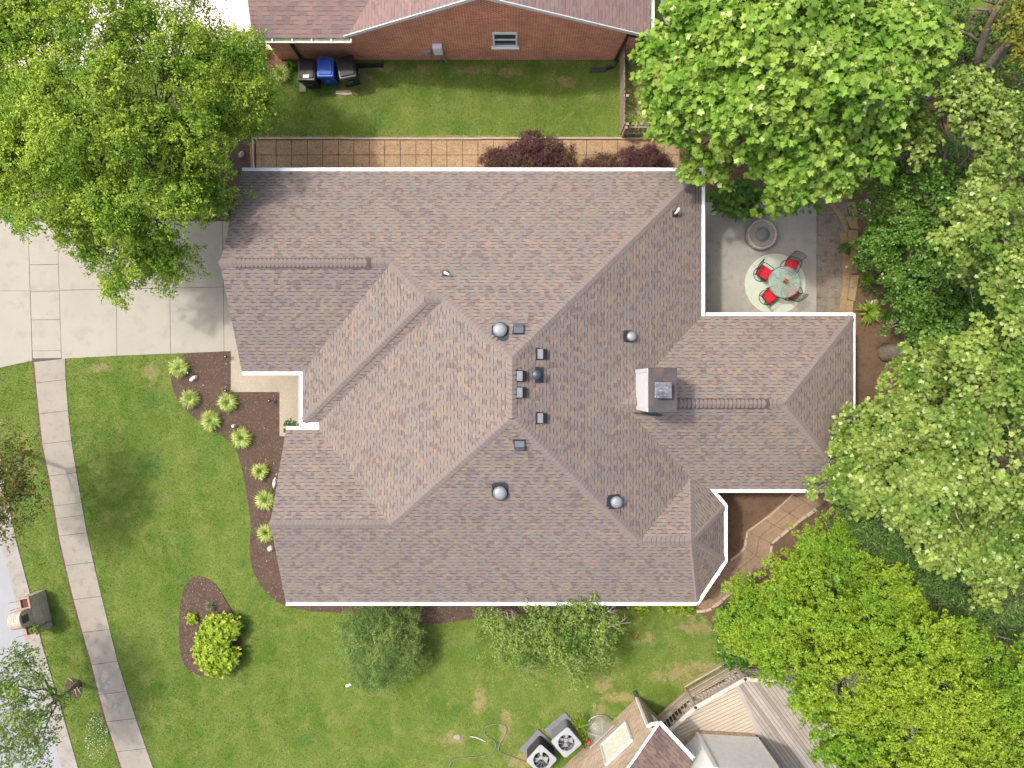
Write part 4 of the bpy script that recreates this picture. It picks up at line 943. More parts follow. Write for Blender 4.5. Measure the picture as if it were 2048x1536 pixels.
rock(401, 1268, .06, .1, 0, 'small white rock at the left side of the yellow shrub'); rock(1740, 528, .1, .07, .5, 'pale rock in shade at the right of the stone path')
rock(1692, 534, .08, .06, .5, 'small pale rock on the patio side of the stone path', .1); rock(1748, 605, .16, .13, .3, 'rounded pale rock above the big hosta', .15); rock(1785, 640, .35, .2, .7, 'flat brown boulder right of the hosta', .15, M_STONE)
rock(1735, 410, .1, .25, .3, 'narrow grey rock at the top of the stone path', .2)
rock(915, 1474, .17, .12, 0, 'grey round cover stone lying in the lower lawn', .05, M_WALK)
def path_light(px, py, label):
    X, Y, _ = G(px, py); e = empty('path_light', (X, Y, .03), 0, label, 'garden light', 'solar lights along the front walk')
    mb = MB(); mb.lathe([(.012, 0), (.012, .3)], n=8); mb.build('stake', M_BLACK, e, local=True)
    mb = MB(); mb.lathe([(.02, .28), (.075, .3), (.07, .33), (.03, .35)], n=16); mb.build('shade', M_BLACK, e, local=True)
    mb = MB(); mb.box((0, 0, .36), (.045, .045, .015)); mb.build('solar_cell', M_ACW, e, local=True)
path_light(458, 714, 'small black garden light at the driveway end of the front walk'); path_light(458, 781, 'small black garden light at the outer bend of the front walk'); path_light(544, 801, 'small black garden light in mulch near the porch walk'); path_light(384, 746, 'small garden light between the topmost grass clump and the rock')
mb = MB(); pts = [(700, 1366), (690, 1372)]
for (a, b, lb) in (((692, 1372), (702, 1367), 'left'), ((722, 1362), (733, 1358), 'right')):
    mb = MB(); mb.bar((*G2(*a), .03), (*G2(*b), .03), .1, .04); tag(mb.build('white_marker', M_WHITE), f'white marker strip in the lawn below the soft bush, {lb} one', 'marker')
for px, py, lb in ((1266, 1272, 'orange red flag in the lawn right of the sparse tree'), (708, 1460, 'small orange marker flag in the lower lawn')):
    e = empty('marker_flag', G(px, py), .6, lb, 'flag'); mb = MB(); mb.bar((0, 0, 0), (0, 0, .35), .012, .012); mb.build('wire', M_IRON, e, local=True)
    mb = MB(); mb.face([(0, 0, .35), (.16, .03, .33), (.15, .05, .24), (0, 0, .26)]); mb.build('cloth', plain('orange_cloth', (.75, .13, .03), .6), e, local=True)
# garden hose
hp = [(898, 1536), (905, 1520), (925, 1515), (960, 1512), (985, 1503), (992, 1488), (985, 1478), (972, 1470), (969, 1458), (978, 1450), (995, 1447), (1010, 1450), (1013, 1460), (1008, 1472), (1000, 1486), (998, 1500), (1010, 1508), (1030, 1515), (1056, 1524)]
def catmull(pts, k=6):
    out = []
    for i in range(len(pts)-1):
        p0 = pts[max(i-1, 0)]; p1 = pts[i]; p2 = pts[i+1]; p3 = pts[min(i+2, len(pts)-1)]
        for j in range(k):
            t = j/k; out.append(tuple(.5*((2*p1[a])+(-p0[a]+p2[a])*t+(2*p0[a]-5*p1[a]+4*p2[a]-p3[a])*t*t+(-p0[a]+3*p1[a]-3*p2[a]+p3[a])*t**3) for a in range(len(p1))))
    out.append(pts[-1]); return out
mb = MB(); mb.tube([(*G2(*p), .045) for p in catmull(hp)], .018, 6); tag(mb.build('garden_hose', plain('grey_hose', (.17, .19, .14), .7), None, True), 'thin grey garden hose looping through the lower lawn', 'hose')
mb = MB(); mb.tube([(*G2(*p), .04) for p in catmull([(940, 1472), (955, 1475), (972, 1483)])], [.02]*12+[.014], 6); tag(mb.build('sprinkler_pipe', M_ROCK, None, True), 'short pale pipe end lying left of the hose loop', 'pipe')

# ------------------------------------------------------------------ air conditioners
def ac(px, py, rz, dark, label):
    X, Y, _ = G(px, py, .95); r = empty('air_conditioner', (X, Y, 0), rz, label, 'air conditioner', 'cooling units by the lower house'); S = .43
    mb = MB(); mb.box((-.02, .06, .04), (1.1, 1.1, .08)); mb.build('pad', plain('grey_pad', (.16, .165, .175), .8), r, bevel=.02, local=True)
    mb = MB()
    def ring(s_, z, rad=.1):
        out = []
        for (sx, sy) in ((1, 1), (-1, 1), (-1, -1), (1, -1)):
            for t in range(5): a = math.atan2(sy, sx)-math.pi/4+t*math.pi/8; out.append(((s_-rad)*sx+rad*math.cos(a), (s_-rad)*sy+rad*math.sin(a), z))
        return out
    zs = []; z = .09
    while z < .84: zs += [(S*.97, z), (S*.97, z+.028), (S*.90, z+.034), (S*.90, z+.05)]; z += .058
    rings = [ring(s_, z_) for s_, z_ in zs]; n_ = 20; fs = []
    for i in range(len(rings)-1):
        for j in range(n_): fs.append((i*n_+j, i*n_+(j+1) % n_, (i+1)*n_+(j+1) % n_, (i+1)*n_+j))
    mb.add([q for g_ in rings for q in g_], fs); mb.build('louvred_casing', M_BLACK if dark else plain('grey_louvre', (.13, .14, .14), .5), r, local=True)
    mb = MB(); o = ring(S*1.02, .88); i_ = [(math.cos(2*math.pi*j/20+math.pi/40*0)*.32, math.sin(2*math.pi*j/20)*.32, .90) for j in range(20)]
    # match ring ordering by angle
    o2 = sorted(o, key=lambda q: math.atan2(q[1], q[0]) % (2*math.pi)); i2 = sorted(i_, key=lambda q: (math.atan2(q[1], q[0])+.0) % (2*math.pi))
    lo = [(x, y, .84) for x, y, z in o2]; li = [(x, y, .80) for x, y, z in i2]
    mb.add(o2+i2+lo+li, [(j, (j+1) % 20, 20+(j+1) % 20, 20+j) for j in range(20)]+[(40+j, 40+(j+1) % 20, (j+1) % 20, j) for j in range(20)]+[(20+j, 20+(j+1) % 20, 60+(j+1) % 20, 60+j) for j in range(20)])
    mb.build('top_panel', M_ACW, r, local=True)
    mb = MB(); mb.lathe([(.33, .55), (.01, .55)], n=24); mb.build('fan_well', plain('fan_shade', (.10, .105, .11), .6), r, local=True)
    mb = MB()
    for k in range(4 if not dark else 3):
        a = k*2*math.pi/(4 if not dark else 3)+.4; c_, s_ = math.cos(a), math.sin(a); c2, s2 = math.cos(a+.8), math.sin(a+.8)
        mb.face([(c_*.05, s_*.05, .66), (c_*.30, s_*.30, .69), (c2*.30, s2*.30, .62), (c2*.05, s2*.05, .63)])
    mb.lathe([(.07, .60), (.07, .72), (.01, .73)], n=14); mb.build('fan', M_ACW if not dark else M_GREYM, r, local=True)
    mb = MB()
    for k in range(10): a = k*math.pi/5; mb.bar((math.cos(a)*.04, math.sin(a)*.04, .915), (math.cos(a)*.325, math.sin(a)*.325, .90), .008, .007)
    for rd in (.1, .16, .22): mb.tube([(math.cos(a)*rd, math.sin(a)*rd, .907) for a in [i*2*math.pi/24 for i in range(24)]], .003, 4, closed=True)
    mb.build('fan_guard', M_GREYM, r, local=True)
ac(1133, 1487, R(40), False, 'grey air conditioner with light square top, nearer the window well'); ac(1083, 1522, R(48), True, 'black sided air conditioner with white top at the bottom edge')

# ------------------------------------------------------------------ lower house (rotated)
lh = empty('tan_brick_house', G(1278, 1392), 0, 'tan brick house corner with brown roof at the bottom', 'house')
C0 = Vector(G2(1278, 1392)); dW = (Vector(G2(1130, 1530))-C0).normalized(); dE = Vector((-dW.y, dW.x))
if dE.x < 0: dE = -dE     # pointing south east
Cz = 2.75
def L3(a, b, z): q = C0+dW*a+dE*b; return Vector((q.x, q.y, z))
mb = MB()
mb.face([L3(0, 0, 0), L3(7, 0, 0), L3(7, 0, Cz), L3(3.5, 0, 4.6), L3(0, 0, Cz)], 0, [(0, 0), (7, 0), (7, Cz), (3.5, 4.6), (0, Cz)])
mb.face([L3(0, 0, 0), L3(0, 0, Cz), L3(0, 1.75, Cz), L3(0, 1.75, 0)], 0, [(0, 0), (0, Cz), (1.75, Cz), (1.75, 0)])
mb.face([L3(0, 1.75, 0), L3(0, 1.75, Cz), L3(1.2, 1.75, Cz+.7), L3(1.2, 1.75, 0)], 0, [(0, 0), (0, Cz), (1.2, Cz), (1.2, 0)])
mb.face([L3(1.2, 1.75, 0), L3(1.2, 1.75, 3.5), L3(1.2, 9, 3.5), L3(1.2, 9, 0)], 0, [(0, 0), (0, 3.5), (7, 3.5), (7, 0)])
mb.face([L3(7, 0, 0), L3(7, 9, 0), L3(7, 9, Cz), L3(7, 0, Cz)], 0, [(0, 0), (9, 0), (9, Cz), (0, Cz)])
mb.face([L3(1.2, 9, 0), L3(7, 9, 0), L3(7, 9, Cz), L3(3.5, 9, 4.6), L3(1.2, 9, 3.4)], 0, [(0, 0), (6, 0), (6, Cz), (2.4, 4.6), (0, 3.4)])
mb.build('wall', M_BRICKT, lh)
mb = MB(); ov = -.04
slope(mb, [L3(-.3, ov, 2.9), L3(-.3, 1.75, 2.9), L3(3.5, 1.75, 4.8), L3(3.5, ov, 4.8)], dE.to_3d(), 2.9); slope(mb, [L3(1.1, 1.75, 3.6), L3(1.1, 9.2, 3.6), L3(3.5, 9.2, 4.8), L3(3.5, 1.75, 4.8)], dE.to_3d(), 2.9); slope(mb, [L3(3.5, ov, 4.8), L3(3.5, 9.2, 4.8), L3(7.3, 9.2, 2.9), L3(7.3, ov, 2.9)], dE.to_3d(), 2.9); mb.build('roof', M_SHB, lh)
mb = MB(); mb.bar(L3(-.33, ov-.02, 2.84), L3(3.5, ov-.02, 4.74), .06, .09); mb.face([L3(-.3, ov, 2.8), L3(3.5, ov, 4.7), L3(3.5, 0.0, 4.7), L3(-.3, .0, 2.8)]); mb.face([L3(-.3, ov, 2.78), L3(-.3, 1.75, 2.78), L3(0, 1.75, 2.78), L3(0, ov, 2.78)]); mb.build('barge_board', M_WHITE, lh)
mb = MB(); g0 = L3(-.34, ov-.02, 2.86); g1 = L3(-.34, 1.72, 2.86); mb.bar(g0, g1, .03, .1); mb.bar(L3(-.44, ov-.02, 2.86), L3(-.44, 1.72, 2.86), .025, .05); mb.bar(L3(-.39, ov-.02, 2.81), L3(-.39, 1.72, 2.81), .09, .012)
for k in range(3): mb.bar(L3(-.33, .25+k*.65, 2.88), L3(-.45, .25+k*.65, 2.88), .03, .015)
mb.build('gutter', M_WHITE, lh)
mb = MB(); mb.bar(L3(-.33, ov+.0, 2.78), L3(-.05, -.08, 2.55), .09, .08); mb.bar(L3(.1, -.08, 2.5), L3(.1, -.08, .1), .09, .08); mb.bar(L3(-.05, -.08, 2.55), L3(.1, -.08, 2.5), .09, .08); ds = mb.build('downspout', M_WHITE, lh)
mb = MB(); mb.bar(L3(.1, -.08, .12), L3(.0, -.3, .06), .13, .1); mb.build('drain_boot', M_BLACK, ds)
# louvred window on the brick face
f = MB()
for z, a0, a1 in ((.95, .9, 2.2), (2.35, .9, 2.2)): f.bar(L3(a0, -.03, z), L3(a1, -.03, z), .08, .07)
for a in (.9, 2.2): f.bar(L3(a, -.03, .95), L3(a, -.03, 2.35), .08, .07)
wo = f.build('window', M_TRIM, lh); f = MB()
for k in range(13): f.bar(L3(.95, -.02, 1.0+k*.104), L3(2.15, -.02, 1.0+k*.104), .02, .10)
f.build('blind', plain('cream_blind', (.68, .68, .58), .6), wo)
f = MB()
for z in (1.0, 2.3): f.bar(L3(-.03, .45, z), L3(-.03, 1.4, z), .06, .06)
for b in (.45, 1.4): f.bar(L3(-.03, b, 1.0), L3(-.03, b, 2.3), .06, .06)
wo = f.build('window', M_TRIM, lh); f = MB(); f.face([L3(-.015, .45, 1), L3(-.015, 1.4, 1), L3(-.015, 1.4, 2.3), L3(-.015, .45, 2.3)]); f.build('pane', plain('pale_pane', (.42, .48, .46), .15, 0, .8), wo)
# bay room with white siding on a brick plinth
bz = 3.3
bay = [G2(1345, 1512, .75), G2(1392, 1463, .75), G2(1511, 1470, .75), G2(1600, 1600, .75)]
mb = MB(); ms = MB()
for i in range(3):
    a, b = Vector(bay[i]), Vector(bay[i+1]); l = (b-a).length; u0 = i*3
    mb.face([(a.x, a.y, 0), (b.x, b.y, 0), (b.x, b.y, .95), (a.x, a.y, .95)], 0, [(0, u0), (0, u0+l), (.95, u0+l), (.95, u0)])
    d = (b-a)/l; n_ = Vector((-d.y, d.x)); n_ = n_ if n_.y > 0 or i == 2 else -n_
    if i == 2: n_ = Vector((abs(n_.x), abs(n_.y)))
    for k in range(17):
        z0 = .95+k*.145; ms.add([(a.x+n_.x*.020, a.y+n_.y*.020, z0), (b.x+n_.x*.020, b.y+n_.y*.020, z0), (b.x-n_.x*.003, b.y-n_.y*.003, z0+.145), (a.x-n_.x*.003, a.y-n_.y*.003, z0+.145)], [(0, 1, 2, 3)]); ms.add([(a.x-n_.x*.003, a.y-n_.y*.003, z0), (b.x-n_.x*.003, b.y-n_.y*.003, z0), (b.x+n_.x*.020, b.y+n_.y*.020, z0), (a.x+n_.x*.020, a.y+n_.y*.020, z0)], [(0, 1, 2, 3)])
bc = MB(); bc.prism([bay[0], bay[1], bay[2], bay[3], L3(1.15, 7.2, 0).to_2d()[:], L3(1.15, 1.8, 0).to_2d()[:]], 3.47, 3.58); bc.build('bay_roof', M_SHB, lh)
mb.build('plinth', M_BRICKT, lh); ms.build('siding', plain('white_siding', (.66, .665, .64), .55), lh)
mb = MB(); mb.bar((*bay[1], .95), (*bay[1], 3.46), .13, .13); mb.build('corner_board', M_TRIM, lh)
mb = MB(); mb.bar((*bay[2], .95), (*bay[2], 3.46), .05, .05); mb.build('corner_board', M_TRIM, lh)
# window well bubble by the brick wall
ww = empty('window_well', (*L3(2.05, -.05, 0),), math.atan2(dW.y, dW.x), 'clear plastic window well cover against the tan brick wall', 'window well')
mb = MB(); prof = []
for i in range(13):
    t = math.pi*i/12
    prof.append([(math.cos(t)*.62*s_, (-1 if (Matrix.Rotation(-math.atan2(dW.y, dW.x), 2) @ Vector((-dE.x, -dE.y))).y < 0 else 1)*math.sin(t)*.62*s_, z) for s_, z in ((1, .05), (1, .12), (.85, .30), (.4, .45), (.02, .48))])
for i in range(12):
    for j in range(4): mb.add([prof[i][j], prof[i+1][j], prof[i+1][j+1], prof[i][j+1]], [(0, 1, 2, 3)], 0)
mb.build('bubble', [M_WELL, M_ACW], ww, True, local=True)
ww.children[0].data.materials[0] = M_WELL; mb2 = MB()
for i in (3, 6, 9): mb2.tube(prof[i], .014, 5)
mb2.build('ribs', M_ACW, ww, True, local=True)
mb = MB(); mb.tube([q[0] for q in prof], .02, 6); mb.build('rim', M_STEEL, ww, True, local=True); mb = MB(); mb.bar((-.65, 0, .5), (.65, 0, .5), .04, .05); mb.build('top_flange', M_ACW, ww, local=True)
e = empty('gas_meter', (*L3(2.7, -.2, 0),), 0, 'small red tap box and pipes beside the grey air conditioner', 'meter')
mb = MB(); mb.box((0.05, .1, .5), (.16, .1, .12), .8); mb.build('valve', plain('red_paint', (.45, .03, .02), .5), e, local=True); mb = MB(); mb.tube([(0, 0, .5), (-.1, -.15, .5), (-.15, -.1, .0)], .02, 6); mb.build('pipe', M_IRON, e, local=True)

# deck: boards in two directions, rail with balusters
dk = empty('deck', (*G2(1450, 1420), 0), 0, 'weathered wooden deck with baluster rail at the lower right', 'deck')
DZ = .6
def deckpts(*p): return [G2(x, y, DZ) for x, y in p]
Dp = deckpts((1316, 1446), (1378, 1392), (1474, 1337), (1530, 1340), (2100, 1900), (1400, 1900))
def boards(poly, ang, wd, name, mat, z=DZ, gap=.016):
    mb = MB(); d = Vector((math.cos(ang), math.sin(ang))); n_ = Vector((-d.y, d.x)); pts = [Vector(p) for p in poly]
    lo = min(p.dot(n_) for p in pts); hi = max(p.dot(n_) for p in pts); t = lo
    while t < hi:
        tm = t+wd/2; xs = []
        for i in range(len(pts)):
            a, b = pts[i], pts[(i+1) % len(pts)]; da, db = a.dot(n_)-tm, b.dot(n_)-tm
            if da*db < 0: q = a.lerp(b, da/(da-db)); xs.append(q.dot(d))
        xs.sort()
        for k in range(0, len(xs)-1, 2):
            a = d*xs[k]+n_*tm; b = d*xs[k+1]+n_*tm; mb.bar((a.x, a.y, z-.015+random.uniform(-.001, .001)), (b.x, b.y, z-.015), wd-gap, .03, random.choice((0, 0, 0, 1, 2)))
        t += wd
    return mb.build(name, mat, dk)
M_DK2 = nmat('deck_boards_dark', (.29, .25, .205), (.25, .215, .18), None, 2, 30, .25, .8, .2); M_DK3 = nmat('deck_boards_grey', (.40, .365, .325), (.34, .315, .28), None, 2, 30, .2, .8, .2)
M_DL2 = nmat('pale_boards_b', (.42, .36, .28), (.37, .32, .25), None, 2, 30, .2, .8, .2)
_u = MB(); _u.face([(q[0], q[1], DZ-.06) for q in deckpts((1325, 1455), (1385, 1398), (1474, 1343), (1500, 1343), (1760, 1343), (2080, 1790), (1640, 1790), (1420, 1600))]); _u.build('deck_gap_shade', M_JOINT, dk)  # flat dark sheet, paints the shade seen through the board gaps
boards(deckpts((1330, 1462), (1385, 1398), (1463, 1352), (1515, 1470), (1390, 1463), (1345, 1512)), math.atan2(.47, 1) , .135, 'boards', [M_DECKL, M_DL2, M_DECKL])
boards(deckpts((1465, 1350), (1500, 1340), (1760, 1340), (2080, 1800), (1640, 1800), (1517, 1472)), math.atan2(-1.06, .78), .135, 'boards', [M_DECK, M_DK2, M_DK3])
sm = MB(); sm.bar((*deckpts((1463, 1347))[0], DZ), (*deckpts((1521, 1474))[0], DZ), .16, .034); sm.build('seam_board', M_DK3, dk)
mb = MB(); q = [Vector(p) for p in Dp]
rail_pts = [Vector(p) for p in deckpts((1314, 1449), (1378, 1392), (1474, 1337), (1560, 1345))]
mb = MB()
for a, b in zip(rail_pts, rail_pts[1:]): mb.bar((a.x, a.y, DZ-.1), (b.x, b.y, DZ-.1), .05, .22); mb.bar((a.x, a.y, .2), (b.x, b.y, .2), .04, .14)
mb.build('skirt_board', M_WOOD, dk)
mb = MB(); M_RAIL = nmat('grey_rail', (.50, .46, .41), (.42, .38, .34), None, 3, 40, .15, .8, .2)
for a, b in zip(rail_pts, rail_pts[1:]):
    mb.bar((a.x, a.y, DZ+.98), (b.x, b.y, DZ+.98), .15, .04)
mb.build('top_rail', M_RAIL, dk)
mb = MB()
for a, b in zip(rail_pts, rail_pts[1:]): mb.bar((a.x, a.y, DZ+.12), (b.x, b.y, DZ+.12), .05, .08)
mb.build('bottom_rail', M_WOOD, dk)
for a, b in zip(rail_pts, rail_pts[1:]):
    L = (b-a).length; k = int(L/.14)
    for i in range(k):
        p_ = a.lerp(b, (i+.5)/k); bm_ = MB(); bm_.box((p_.x, p_.y, DZ+.55), (.035, .035, .84), math.atan2((b-a).y, (b-a).x)); bm_.build('baluster', M_WOOD, dk)
for p_ in rail_pts: pm = MB(); pm.box((p_.x, p_.y, (DZ+1.0)/2), (.1, .1, DZ+1.0), .6); pm.build('post', M_WOOD, dk)
mb = MB()
a, b = Vector(G2(1366, 1370)), Vector(G2(1450, 1322)); mb.bar((a.x, a.y, .1), (b.x, b.y, .1), .06, .2); tag(mb.build('timber_border', M_WOOD), 'low dark timber border in the lawn above the deck rail', 'edging')

# ------------------------------------------------------------------ brick mailbox pier with planters
mp = empty('brick_mailbox', (*G2(88, 1218), 0), R(12), 'brick mailbox pier with two planter boxes by the kerb', 'mailbox')
def arc_prism(mb, prof, x0, x1, m=0):   # profile in (y,z), extruded along x
    n_ = len(prof); a = [(x0, y, z) for y, z in prof]; b = [(x1, y, z) for y, z in prof]; L = 0
    for i in range(n_):
        j = (i+1) % n_; l = math.hypot(prof[i][0]-prof[j][0], prof[i][1]-prof[j][1])
        mb.face([a[i], a[j], b[j], b[i]], m, [(L, 0), (L+l, 0), (L+l, x1-x0), (L, x1-x0)]); L += l
    mb.face(a[::-1], m, [(y, z) for y, z in prof[::-1]]); mb.face(b, m, [(y, z) for y, z in prof])
mb = MB(); 
def box_uv(mb, c, d, m=0):
    x0, x1, y0, y1, z0, z1 = c[0]-d[0]/2, c[0]+d[0]/2, c[1]-d[1]/2, c[1]+d[1]/2, c[2]-d[2]/2, c[2]+d[2]/2
    mb.face([(x0, y0, z1), (x1, y0, z1), (x1, y1, z1), (x0, y1, z1)], m, [(x0, y0), (x1, y0), (x1, y1), (x0, y1)])
    mb.face([(x1, y0, z0), (x1, y1, z0), (x1, y1, z1), (x1, y0, z1)], m, [(y0, z0), (y1, z0), (y1, z1), (y0, z1)]); mb.face([(x0, y1, z0), (x0, y0, z0), (x0, y0, z1), (x0, y1, z1)], m, [(y1, z0), (y0, z0), (y0, z1), (y1, z1)])
    mb.face([(x0, y0, z0), (x1, y0, z0), (x1, y0, z1), (x0, y0, z1)], m, [(x0, z0), (x1, z0), (x1, z1), (x0, z1)]); mb.face([(x1, y1, z0), (x0, y1, z0), (x0, y1, z1), (x1, y1, z1)], m, [(x1, z0), (x0, z0), (x0, z1), (x1, z1)])
box_uv(mb, (0, 0, .42), (.42, 1.5, .84)); mb.build('base', M_BRICKM, mp, local=True)
mb = MB(); prof = [(-.33, .84), (.33, .84), (.33, 1.28)]+[(.33*math.cos(t), 1.28+.27*math.sin(t)) for t in [i*math.pi/12 for i in range(1, 12)]]+[(-.33, 1.28)]
arc_prism(mb, prof, -.36, .10); mb.build('arched_pier', M_BRICKM, mp, local=True)
mb = MB(); prof2 = [(-.19, 1.0), (.19, 1.0), (.19, 1.22)]+[(.19*math.cos(t), 1.22+.17*math.sin(t)) for t in [i*math.pi/8 for i in range(1, 8)]]+[(-.19, 1.22)]
arc_prism(mb, prof2, -.40, -.355); mb.build('mailbox_door', M_BLACK, mp, local=True)
mb = MB(); mb.box((.108, 0, 1.24), (.012, .3, .36)); mb.build('back_panel', plain('dark_slate', (.06, .06, .06), .6), mp, local=True)
for s_, pl_ in ((1, False), (-1, True)):
    y = s_*.53; q = MB()
    for (cx, cy, dx, dy) in ((0-.02, y+.2, .42, .07), (-.02, y-.2, .42, .07), (.155, y, .07, .33), (-.195, y, .07, .33)): q.box((cx, cy, .90), (dx, dy, .12))
    po = q.build('planter', M_TERRA, mp, local=True, bevel=.008)
    q = MB(); q.box((-.02, y, .86), (.30, .34, .06)); so_ = q.build('soil', M_MULCH, po); so_.matrix_parent_inverse = Matrix.Identity(4)
    for d_ in (-.12, .1):
        h = MB(); h.tube([(-.2, y+d_, .9), (-.5, y+d_*1.3, .88), (-.62, y+d_*1.4, .95)], .008, 5); ho = h.build('bracket', M_IRON, mp, local=True)

# ------------------------------------------------------------------ foliage machinery
def frames(nrm, rg):
    n = len(nrm); nrm = nrm/np.linalg.norm(nrm, axis=1, keepdims=True); r = rg.normal(size=(n, 3))
    a = np.cross(nrm, r); a /= np.linalg.norm(a, axis=1, keepdims=True); b = np.cross(nrm, a); return a, b, nrm
T_OVAL = np.array([(0, 0), (.35, .28), (.75, .22), (1, 0), (.75, -.22), (.35, -.28)])
T_NARROW = np.array([(0, 0), (.4, .10), (1, 0), (.4, -.10)])
T_STAR = np.array([(0, 0), (-.05, .22), (.05, .5), (.32, .34), (.45, .62), (.62, .3), (1.0, .0), (.62, -.3), (.45, -.62), (.32, -.34), (.05, -.5), (-.05, -.22)])
T_LOBE = np.array([(0, 0), (.2, .16), (.3, .34), (.5, .16), (.7, .26), (1, 0), (.7, -.26), (.5, -.16), (.3, -.34), (.2, -.16)])
T_BROAD = np.array([(0, 0), (.25, .30), (.6, .34), (1, 0), (.6, -.34), (.25, -.30)])
def leaf_polys(Pn, Nn, size, tmpl, rg, curl=.15, dirs=None):
    n = len(Pn); a, b, nn = frames(Nn, rg)
    if dirs is not None:
        a = dirs-nn*np.sum(dirs*nn, axis=1, keepdims=True); a /= np.linalg.norm(a, axis=1, keepdims=True)+1e-9; b = np.cross(nn, a)
    s_ = size[:, None, None]; t = tmpl[None]
    V = Pn[:, None]+a[:, None]*(t[..., :1]*s_)+b[:, None]*(t[..., 1:]*s_)-nn[:, None]*(s_*curl*((t[..., :1])**2+2*np.abs(t[..., 1:])**2))
    return V
def blobs_px(lst):
    out = []
    for b in lst:
        px, py, z, r = b[:4]; fl_ = b[4] if len(b) > 4 else .75; X, Y, _ = G(px, py, z); rr_ = r*(CAMZ-z)/F
        out.append((X, Y, z, rr_, rr_, rr_*fl_))
    return out
def crown_leaves(blobs, ntw, per, size, tmpl, seed, spray=.35, shell=.28, up=.5, lowcut=-.25, lump=.18, clump=1.0, droop=.0, pr=0, cov=.8, inner=.22):
    rg = np.random.default_rng(seed); B = np.array(blobs); wgt = B[:, 3]*B[:, 4]; wgt = wgt/wgt.sum(); idx = rg.choice(len(B), ntw, p=wgt)
    d = rg.normal(size=(ntw, 3)); d /= np.linalg.norm(d, axis=1, keepdims=True); bad = d[:, 2] < lowcut; d[bad, 2] *= -1
    rad = 1-np.abs(rg.normal(size=ntw))*shell; rad = np.clip(rad, .1, 1.05)
    ph = (B[idx, 0]*3.1+B[idx, 1]*1.7); lm = 1+lump*(np.sin(d[:, 0]*5+ph)*np.cos(d[:, 1]*6-ph)+.6*np.sin(d[:, 2]*9+d[:, 0]*11+ph*2))
    C = B[idx, :3]+d*B[idx, 3:]*(rad*lm)[:, None]
    if pr:
        area = (2*math.pi*B[:, 3]*B[:, 4]).sum(); npad = max(12, int(area/(math.pi*pr*pr)*cov))
        pi_ = rg.choice(len(B), npad, p=wgt); pd = rg.normal(size=(npad, 3)); pd /= np.linalg.norm(pd, axis=1, keepdims=True); pd[pd[:, 2] < lowcut, 2] *= -1
        prad = rg.uniform(.62, 1.14, npad); pc = B[pi_, :3]+pd*B[pi_, 3:]*prad[:, None]; ps = pr*rg.uniform(.55, 1.35, npad)
        k = rg.choice(npad, ntw, p=ps**2/np.sum(ps**2)); off = rg.normal(size=(ntw, 3))*.5; pn = pd[k]*.55; pn[:, 2] += .75; pn /= np.linalg.norm(pn, axis=1, keepdims=True)
        off -= pn*np.sum(off*pn, axis=1, keepdims=True); q = np.linalg.norm(off, axis=1)
        C2 = pc[k]+off*ps[k][:, None]-pn*(ps[k]*(q**2*.55+np.abs(rg.normal(size=ntw))*.12))[:, None]
        fill = rg.random(ntw) < inner; Cf = B[idx, :3]+d*B[idx, 3:]*rg.uniform(.35, .72, ntw)[:, None]
        C = np.where(fill[:, None], Cf, C2); d = np.where(fill[:, None], d, pn*.6+off*.8)
    tw = d+rg.normal(size=(ntw, 3))*.45; tw[:, 2] -= droop; tw /= np.linalg.norm(tw, axis=1, keepdims=True)
    tt = rg.random((ntw, per)); L = spray*rg.uniform(.6, 1.3, ntw)
    Pn = C[:, None]+tw[:, None]*(tt*L[:, None])[..., None]+rg.normal(size=(ntw, per, 3))*(spray*.22)*(.35+.9*(1-tt))[..., None]*clump
    Nn = rg.normal(size=(ntw, per, 3))*.55; Nn[..., 2] += up*.75; Nn += d[:, None]*.7
    Dd = tw[:, None]+rg.normal(size=(ntw, per, 3))*.8; 
    Pn = Pn.reshape(-1, 3); Nn = Nn.reshape(-1, 3); Dd = Dd.reshape(-1, 3); sz = size*rg.uniform(.65, 1.3, len(Pn))
    return leaf_polys(Pn, Nn, sz, tmpl, rg, dirs=Dd), C
def limb_path(a, b, rg, sag=.12, k=5):
    a = Vector(a); b = Vector(b); out = []
    for i in range(k+1):
        t = i/k; q = a.lerp(b, t); q.z += math.sin(t*math.pi)*(b-a).length*sag*-.3; j = .05*(b-a).length*(1 if 0 < i < k else 0)
        out.append(q+Vector((rg.normal()*j, rg.normal()*j, rg.normal()*j*.5)))
    return out
